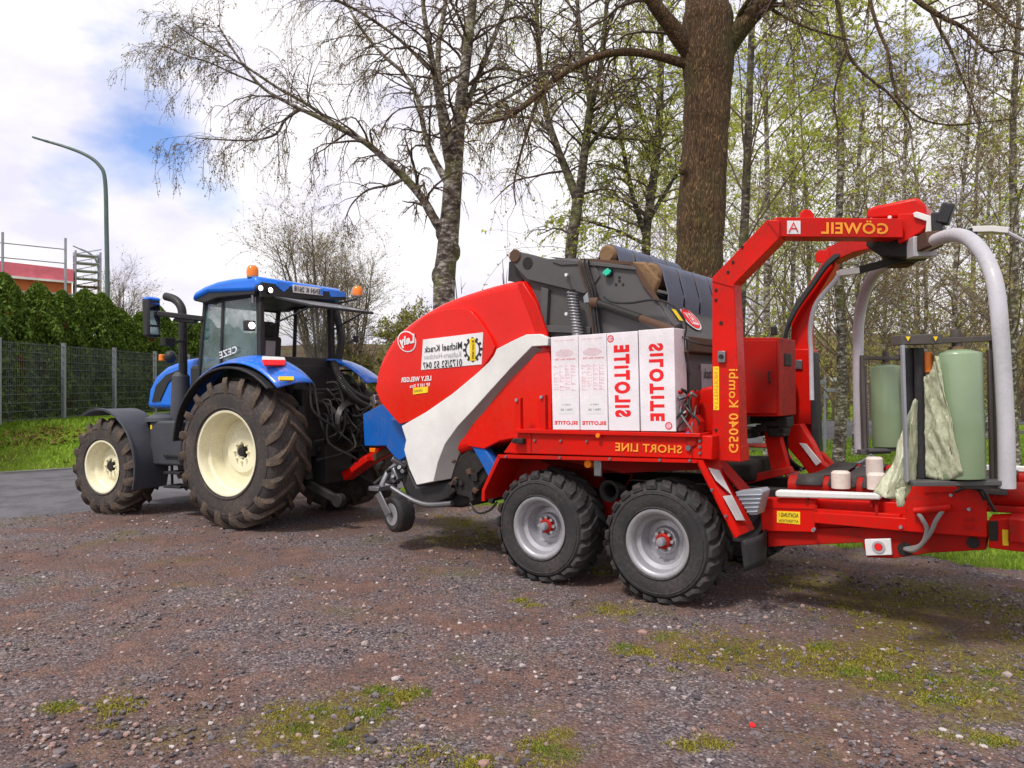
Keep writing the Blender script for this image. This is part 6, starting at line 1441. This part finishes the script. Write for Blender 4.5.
def main_birch():
    Y = 12.5; b = wpt(447, 384, Y); t = Tree('birch_tree', (b.x, b.y, 0), 2, 'bark_birch', 'twig', 'bud')
    kw = dict(droop=.085, kids=4, spread=.6, leafn=4, leafs=.017)
    z0 = [(446, 500, 27), (446, 400, 24), (444, 290, 22), (448, 245, 21), (452, 195, 19), (454, 165, 18), (458, 130, 14), (463, 85, 11.5), (468, 45, 10), (473, 0, 8.5), (480, -60, 6), (486, -120, 4)]
    S, R = t.limb(*t.px(z0, Y), n=16); t.along(S[20:], R[20:], 24, 1.5, 2, **kw)
    # knobs on the trunk
    for (u, v) in ((437, 276), (441, 232), (455, 252)): t.tr.ball(wpt(u, v, Y)-t.base, (.09, .10, .16))
    for pts, dep, n, L in [
        ([(444, 233, 10), (436, 222, 9.5), (422, 198, 8.5), (405, 178, 8), (386, 160, 7), (366, 143, 6.2), (345, 131, 5.5), (318, 117, 4.8), (290, 104, 3.6), (262, 87, 3), (240, 60, 2.4), (218, 25, 1.8)], -1.0, 34, 1.15),
        ([(352, 135, 4.2), (330, 120, 3.6), (305, 103, 3.2), (278, 88, 2.8), (248, 68, 2.4), (220, 52, 2), (195, 38, 1.6), (175, 24, 1.2)], -.6, 34, 1.1),
        ([(300, 108, 3.6), (285, 120, 3), (276, 134, 2.5), (255, 140, 2), (228, 140, 1.6), (196, 138, 1.1)], -.4, 24, .9),
        ([(452, 190, 8.5), (440, 170, 7), (430, 150, 6.5), (423, 125, 5), (418, 100, 4.5), (405, 75, 4), (383, 55, 3.4), (362, 30, 3), (345, 0, 2.4), (330, -30, 1.5)], .8, 30, 1.2),
        ([(452, 178, 9), (446, 150, 8), (440, 110, 7), (433, 65, 6), (425, 20, 5), (420, -30, 3)], -.8, 26, 1.2),
        ([(455, 168, 9), (450, 135, 7.5), (441, 95, 6.5), (438, 50, 5.5), (445, 5, 4.5), (450, -50, 3)], 1.2, 24, 1.2),
        ([(457, 140, 7), (467, 105, 6), (480, 72, 5), (494, 38, 4.2), (508, 0, 3.2), (520, -40, 2)], .6, 24, 1.1),
        ([(430, 70, 4), (400, 40, 3.2), (360, 12, 2.6), (320, -8, 2)], -.8, 22, 1.1),
        ([(405, 178, 4), (390, 185, 3), (368, 190, 2), (352, 204, 1.5), (345, 220, 1)], .5, 12, .8),
        ([(470, 122, 4.5), (495, 105, 3.6), (520, 90, 3), (548, 72, 2.4), (575, 58, 1.6)], .9, 16, .9),
        ([(260, 85, 2.2), (230, 72, 1.8), (208, 62, 1.5), (185, 55, 1.2), (165, 46, .9)], -.5, 20, .9)]:
        S, R = t.limb(*t.px(pts, Y, dep), n=9); t.along(S, R, int(n*.8), L*.85, 2, t0=.15, up=.05, **kw)
    t.finish('tall birch with white cracked bark and bare drooping twigs right behind the red hood', 'birch')
main_birch()
def oak():
    Y = 11.0; b = wpt(700, 384, Y); t = Tree('oak_tree', (b.x, b.y, 0), 5, 'bark_oak', 'twig', 'bud')
    kw = dict(droop=.05, kids=4, spread=.7, leafn=3, leafs=.02, jit=.22)
    S, R = t.limb(*t.px([(697, 520, 70), (697, 420, 56), (697, 330, 50), (699, 270, 47), (701, 215, 46), (704, 165, 45), (706, 125, 44), (708, 85, 46), (708, 55, 52), (708, 25, 50), (706, -15, 38), (708, -80, 30), (712, -200, 20)], Y), n=28, k=6)
    for (u, v, r_) in ((683, 170, .06), (724, 152, .045)): t.tr.ball(wpt(u, v, Y-.22)-t.base, (r_, r_*.9, r_*1.3))
    L_ = [([(698, 60, 22), (682, 40, 19), (668, 22, 16), (655, 5, 14), (640, -20, 12), (615, -60, 9)], -.5, 8, 1.2),
          ([(720, 55, 26), (735, 35, 21), (750, 18, 18), (766, 2, 16), (785, -20, 13), (820, -60, 10), (860, -100, 8)], -.6, 8, 1.3),
          ([(694, 66, 12), (672, 60, 9), (648, 54, 8), (622, 52, 8), (600, 56, 7), (580, 64, 6.4), (560, 76, 5.4), (545, 88, 4.6), (530, 102, 5), (513, 114, 4), (495, 121, 3.2), (474, 124, 2)], -.6, 20, .8),
          ([(562, 74, 5), (550, 84, 4), (536, 103, 3.5), (528, 130, 3), (520, 156, 2.4), (514, 185, 1.8), (516, 205, 1.2)], -.3, 12, .6),
          ([(735, 30, 6), (742, 10, 5), (760, -10, 4), (790, -15, 4)], -.8, 8, .9),
          ([(820, -60, 6), (832, -20, 4.6), (840, 15, 3.8), (847, 50, 3.4), (858, 68, 3), (874, 82, 2.7), (890, 95, 2.2), (905, 115, 1.6), (913, 130, 1)], -.7, 16, .7),
          ([(847, 50, 2.6), (838, 75, 2.2), (834, 100, 2), (838, 130, 1.6), (836, 160, 1.1)], -.3, 10, .5),
          ([(850, -90, 6), (865, -40, 4.8), (870, 0, 4), (878, 28, 3.4), (889, 55, 2.8), (893, 80, 2.2), (901, 108, 1.4)], -1.0, 16, .7),
          ([(870, -60, 8), (895, -25, 7), (917, 0, 6), (942, 17, 5), (964, 28, 4), (978, 42, 3.2), (990, 52, 2.8), (1008, 50, 2.2), (1030, 58, 1.6)], -1.2, 20, .8),
          ([(930, 8, 4), (940, 30, 3.2), (950, 48, 2.8), (958, 68, 2.4), (966, 88, 2), (974, 108, 1.5), (979, 122, 1)], -.8, 14, .6),
          ([(905, -30, 4), (960, -10, 3.4), (990, 5, 3), (1010, 25, 2.4), (1030, 30, 2)], -1.0, 14, .7),
          ([(765, 5, 4), (790, 20, 3), (820, 32, 2.4), (850, 40, 1.6)], -.9, 8, .6),
          ([(895, 95, 2.2), (920, 118, 2), (950, 125, 1.8), (985, 122, 1.4), (1020, 118, 1)], -.4, 12, .5)]
    for pts, dep, n, L in L_:
        S, R = t.limb(*t.px(pts, Y, dep), n=10); t.along(S, R, n, L, 1 if L < .75 else 2, t0=.25, up=0, **kw)
    t.finish('thick brown oak trunk standing right behind the bale belts', 'oak')
oak()
def measured_tree(name, Y, seed, bark, leaf, limbs, label, cat, ln=4, ls=.03, lvl=2, kids=5, group=None, droop=.07, twig='twig'):
    u0 = limbs[0][0][0][0]; b = wpt(u0, 384, Y); t = Tree(name, (b.x, b.y, 0), seed, bark, twig, leaf)
    for k, (pts, dep, n, L) in enumerate(limbs):
        if k == 0:
            f = pts[0]; vg = 384+EYE*FOC/Y; pts = [(f[0]-(2), vg+2, f[2]*1.25)]+pts
        S, R = t.limb(*t.px(pts, Y, dep), n=12 if k == 0 else 8); t.along(S, R, n, L, lvl, t0=.3 if k == 0 else .1, up=.2, droop=droop, kids=kids, spread=.65, leafn=ln, leafs=ls)
    return t.finish(label, cat, group)
measured_tree('birch_tree', 15.5, 31, 'bark_mossbirch', 'leaf', [
    ([(571, 290, 12), (571, 250, 12), (576, 215, 11.5), (578, 195, 11)], 0, 3, .8),
    ([(577, 200, 9), (568, 175, 8.5), (558, 150, 7.5), (548, 120, 7), (542, 85, 6), (538, 40, 5), (536, -10, 4), (534, -60, 3)], .8, 40, 1.5),
    ([(579, 200, 9), (583, 165, 8.5), (588, 125, 8), (590, 100, 7), (583, 60, 5.5), (578, 10, 4), (574, -50, 3)], -.6, 34, 1.5),
    ([(589, 112, 7), (598, 80, 5.5), (603, 45, 5), (607, 0, 4), (612, -50, 3)], .9, 26, 1.4),
    ([(548, 130, 3.5), (530, 118, 3), (505, 118, 2.4), (480, 124, 1.6)], .3, 10, .9),
    ([(588, 130, 4), (610, 138, 3.2), (640, 140, 2.4), (665, 150, 1.6)], .6, 12, 1.0),
    ([(586, 150, 4), (610, 120, 3.4), (632, 92, 2.6), (650, 70, 1.8)], -.6, 12, 1.1)], 'forked birch with a mossy trunk between the white birch and the thick oak', 'birch', ln=3, ls=.028, kids=4)
measured_tree('birch_tree', 18, 37, 'bark_mossbirch', 'leaf', [
    ([(644, 300, 9), (646, 250, 9), (647, 225, 9), (652, 190, 8.5), (657, 150, 8), (660, 100, 7), (661, 50, 6), (660, 0, 5), (662, -60, 3)], 0, 60, 1.7),
    ([(645, 235, 6), (634, 200, 5), (626, 165, 4.5), (620, 130, 3.5), (612, 90, 2.6)], -.7, 20, 1.3),
    ([(648, 222, 5), (664, 195, 4), (680, 170, 3), (700, 150, 2)], .7, 16, 1.3),
    ([(646, 245, 4), (620, 232, 3), (590, 222, 2.2), (565, 215, 1.4)], .3, 16, 1.0),
    ([(656, 150, 5), (640, 110, 4), (632, 70, 3), (628, 20, 2)], .4, 20, 1.3)], 'slim birch with fresh green leaves just left of the thick oak', 'birch', ln=7, ls=.032, twig='twigmid', kids=4)
# generic birch variants for the belt of trees on the right
def variant(seed, H, leaf, bark, ln, ls, r0, twig='twigmid'):
    t = Tree('birch_tree', (0, 0, 0), seed, bark, twig, leaf); rn = t.rnd
    lean = Vector((rn.gauss(0, .35), rn.gauss(0, .3), 0)); P = []; R = []
    for i in range(9):
        f = i/8; P.append(lean*f*f*1.6+Vector((.14*noise.noise(Vector((f*3, seed, 0))), .14*noise.noise(Vector((f*3, 0, seed))), H*f-.1 if i == 0 else H*f))); R.append(r0*(1.25 if i == 0 else 1)*(1-.82*f))
    S, R2 = t.limb(P, R, n=9)
    for k in range(38):
        f = .10+.82*rn.random()**.85; i = int(f*(len(S)-1.01)); q = S[i]; a = rn.random()*6.28; el = rn.uniform(.9, 2.2)
        L = (H*.24*(1.15-f))*(.7+.6*rn.random())
        t.grow(q, Vector((math.cos(a), math.sin(a), el)), L, min(.020, R2[i]*.36), 2, droop=.035, kids=5, spread=.5, leafn=ln, leafs=ls, jit=.13)
    return t
VAR = []
for (sd, H, lf, bk, ln, ls, r0) in ((51, 14, 'leaf', 'bark_mossbirch', 15, .036, .11), (52, 15, 'leaf', 'bark_pale', 11, .036, .10), (53, 14, 'bud', 'bark_pale', 7, .034, .09), (54, 13, 'bud', 'bark_birch', 7, .036, .13)): VAR.append(variant(sd, H, lf, bk, ln, ls, r0))
used_v = [False]*4
spots = [ # u, Y, variant, scale, label
    (741, 14, 0, 1.0, 'mossy birch standing just right of the thick oak'),
    (768, 19, 1, 1.0, 'green leaved birch seen above the near red mast elbow'),
    (792, 23, 1, .95, 'birch seen through the gap between the two red masts'),
    (838, 17.5, 3, 1.0, 'stout dark birch beside the little signpost'),
    (812, 28, 0, 1.0, 'birch further back, seen left of the small signpost'),
    (855, 20, 2, 1.0, 'pale birch seen directly left of the far white wrapping arm'),
    (885, 30, 2, 1.0, 'thin birch behind the far film roll'),
    (903, 24, 1, 1.05, 'birch rising behind the red cover of the wrapping head'),
    (930, 27, 2, 1.0, 'pale birch above the dark dispenser bar'),
    (950, 19, 2, .9, 'white stemmed birch framed inside the near white wrapping arm'),
    (972, 32, 3, 1.1, 'far birch behind the near film roll'),
    (1014, 17, 3, 1.0, 'reddish brown birch trunk at the right edge beside the near white arm'),
    (1035, 24, 0, 1.0, 'birch reaching in from beyond the right edge'),
    (690, 26, 0, 1.05, 'green birch hidden low down behind the thick oak'),
    (720, 33, 1, 1.0, 'distant birch between the thick oak and the near red mast'),
    (620, 34, 2, 1.0, 'distant bare birch between the forked birch and the slim green birch'),
    (756, 38, 3, 1.0, 'far birch framed between the near red mast and the cabinet top'),
    (783, 42, 0, 1.1, 'far green birch seen inside the bend of the red masts'),
    (868, 40, 1, 1.05, 'far birch seen left of the red head cover'),
    (918, 44, 3, 1.1, 'far birch directly above the red head cover'),
    (988, 26, 2, 1.0, 'thin birch rising above the top bend of the near white arm'),
    (664, 40, 1, 1.1, 'far birch just left of the thick oak trunk'),
    (1000, 36, 1, 1.0, 'distant birch seen close by the upright of the near white arm')]
for (u, Y, v, sc, lab) in spots:
    b = wpt(u, 384, Y)
    if not used_v[v]: o = VAR[v].finish(lab, 'birch', 'birches behind the lawn'); used_v[v] = True
    else:
        src = VAR[v].o; o = src.copy(); COL.objects.link(o)
        for ch in src.children: c = ch.copy(); COL.objects.link(c); c.parent = o
    o.location = (b.x, b.y, -.03); o.rotation_euler = (0, 0, (u*1.37) % 6.28); o.scale = (sc, sc, sc); tag(o, lab, 'birch', 'birches behind the lawn')
# bare multi-stemmed tree behind the cab
def bare_multi(u, Y, seed, H, W, label, name='bare_tree', cat='tree', leafmat='bud', twig='twigbrown', ln=2, ls=.03, stems=9):
    b = wpt(u, 384, Y); t = Tree(name, (b.x, b.y, 0), seed, 'bark_brown', twig, leafmat); rn = t.rnd
    t.limb([(0, 0, -.1), (0, 0, .6), (.03, 0, H*.22)], [.16, .13, .10], n=9)
    for k in range(stems):
        a = rn.random()*6.28; tip = Vector((W*math.cos(a)*rn.uniform(.2, 1), W*math.sin(a)*rn.uniform(.2, 1), H*rn.uniform(.75, 1)))
        P = [Vector((0, 0, H*.15)), Vector((tip.x*.35, tip.y*.35, H*.4)), Vector((tip.x*.75, tip.y*.75, H*.7)), tip]; S, R = t.limb(P, [.07, .05, .03, .012], n=6); t.along(S, R, 16, H*.2, 2, t0=.15, up=.35, droop=-.01, kids=5, spread=.55, leafn=ln, leafs=ls)
    return t.finish(label, cat)
bare_multi(322, 26, 61, 7.4, 2.1, 'bare many stemmed tree rising behind the blue tractor cab roof')
bare_multi(352, 31, 62, 6.6, 1.6, 'smaller bare tree behind the right hand orange beacon')
bare_multi(402, 42, 63, 5.6, 1.4, 'olive green bushy tree far behind the red hood nose', name='bushy_tree', leafmat='bush', ln=3, ls=.07, stems=8)
bare_multi(368, 30, 64, 3.0, 1.5, 'low olive bush beyond the road right of the cab', name='bush', cat='bush', leafmat='bush', ln=2, ls=.05, stems=7)
bare_multi(122, 34, 65, 6.4, 1.1, 'thin pale twigged bush poking over the hedge beside the tall lamp', name='bush', cat='bush', ln=1)
# far-off belt of undergrowth, reads as one mass
def woodland():
    rnd = random.Random(77); m = MB(); vs = []; fs = []; vb = []; fb = []
    for k in range(420):
        y = rnd.uniform(38, 80); x = rnd.uniform(-.12, .75)*y; h = rnd.uniform(3, 9); m.tube([(x, y, -.1), (x+rnd.gauss(0, .2), y, h*.5), (x+rnd.gauss(0, .5), y, h)], [.08, .06, .015], 4, cap=False)
        for j in range(5):
            z = h*rnd.uniform(.3, .9); m.tube([(x, y, z), (x+rnd.gauss(0, .9), y+rnd.gauss(0, .5), z+rnd.uniform(.3, 1.2))], [.03, .008], 3, cap=False)
    for k in range(52000):
        y = rnd.uniform(36, 85); x = rnd.uniform(-.12, .75)*y; hm = 4.6+2.4*noise.noise(Vector((x*.25, y*.12, 0)))+.9*noise.noise(Vector((x*1.1, y*.5, 3)))
        z = max(0, hm*rnd.random()**.8); g = noise.noise(Vector((x*.3, y*.3, z*.5))) > .02
        leafquad(vs if g else vb, fs if g else fb, Vector((x, y, z)), rnd.uniform(.07, .18), rnd)
    m.mi = 1; m.add(vs, fs); m.mi = 2; m.add(vb, fb); o = m.build('woodland', ['twigbrown', 'bush', 'brown'], recalc=False, ang=0); tag(o, 'brown and olive undergrowth at the edge of the far wood', kind='stuff')
woodland()
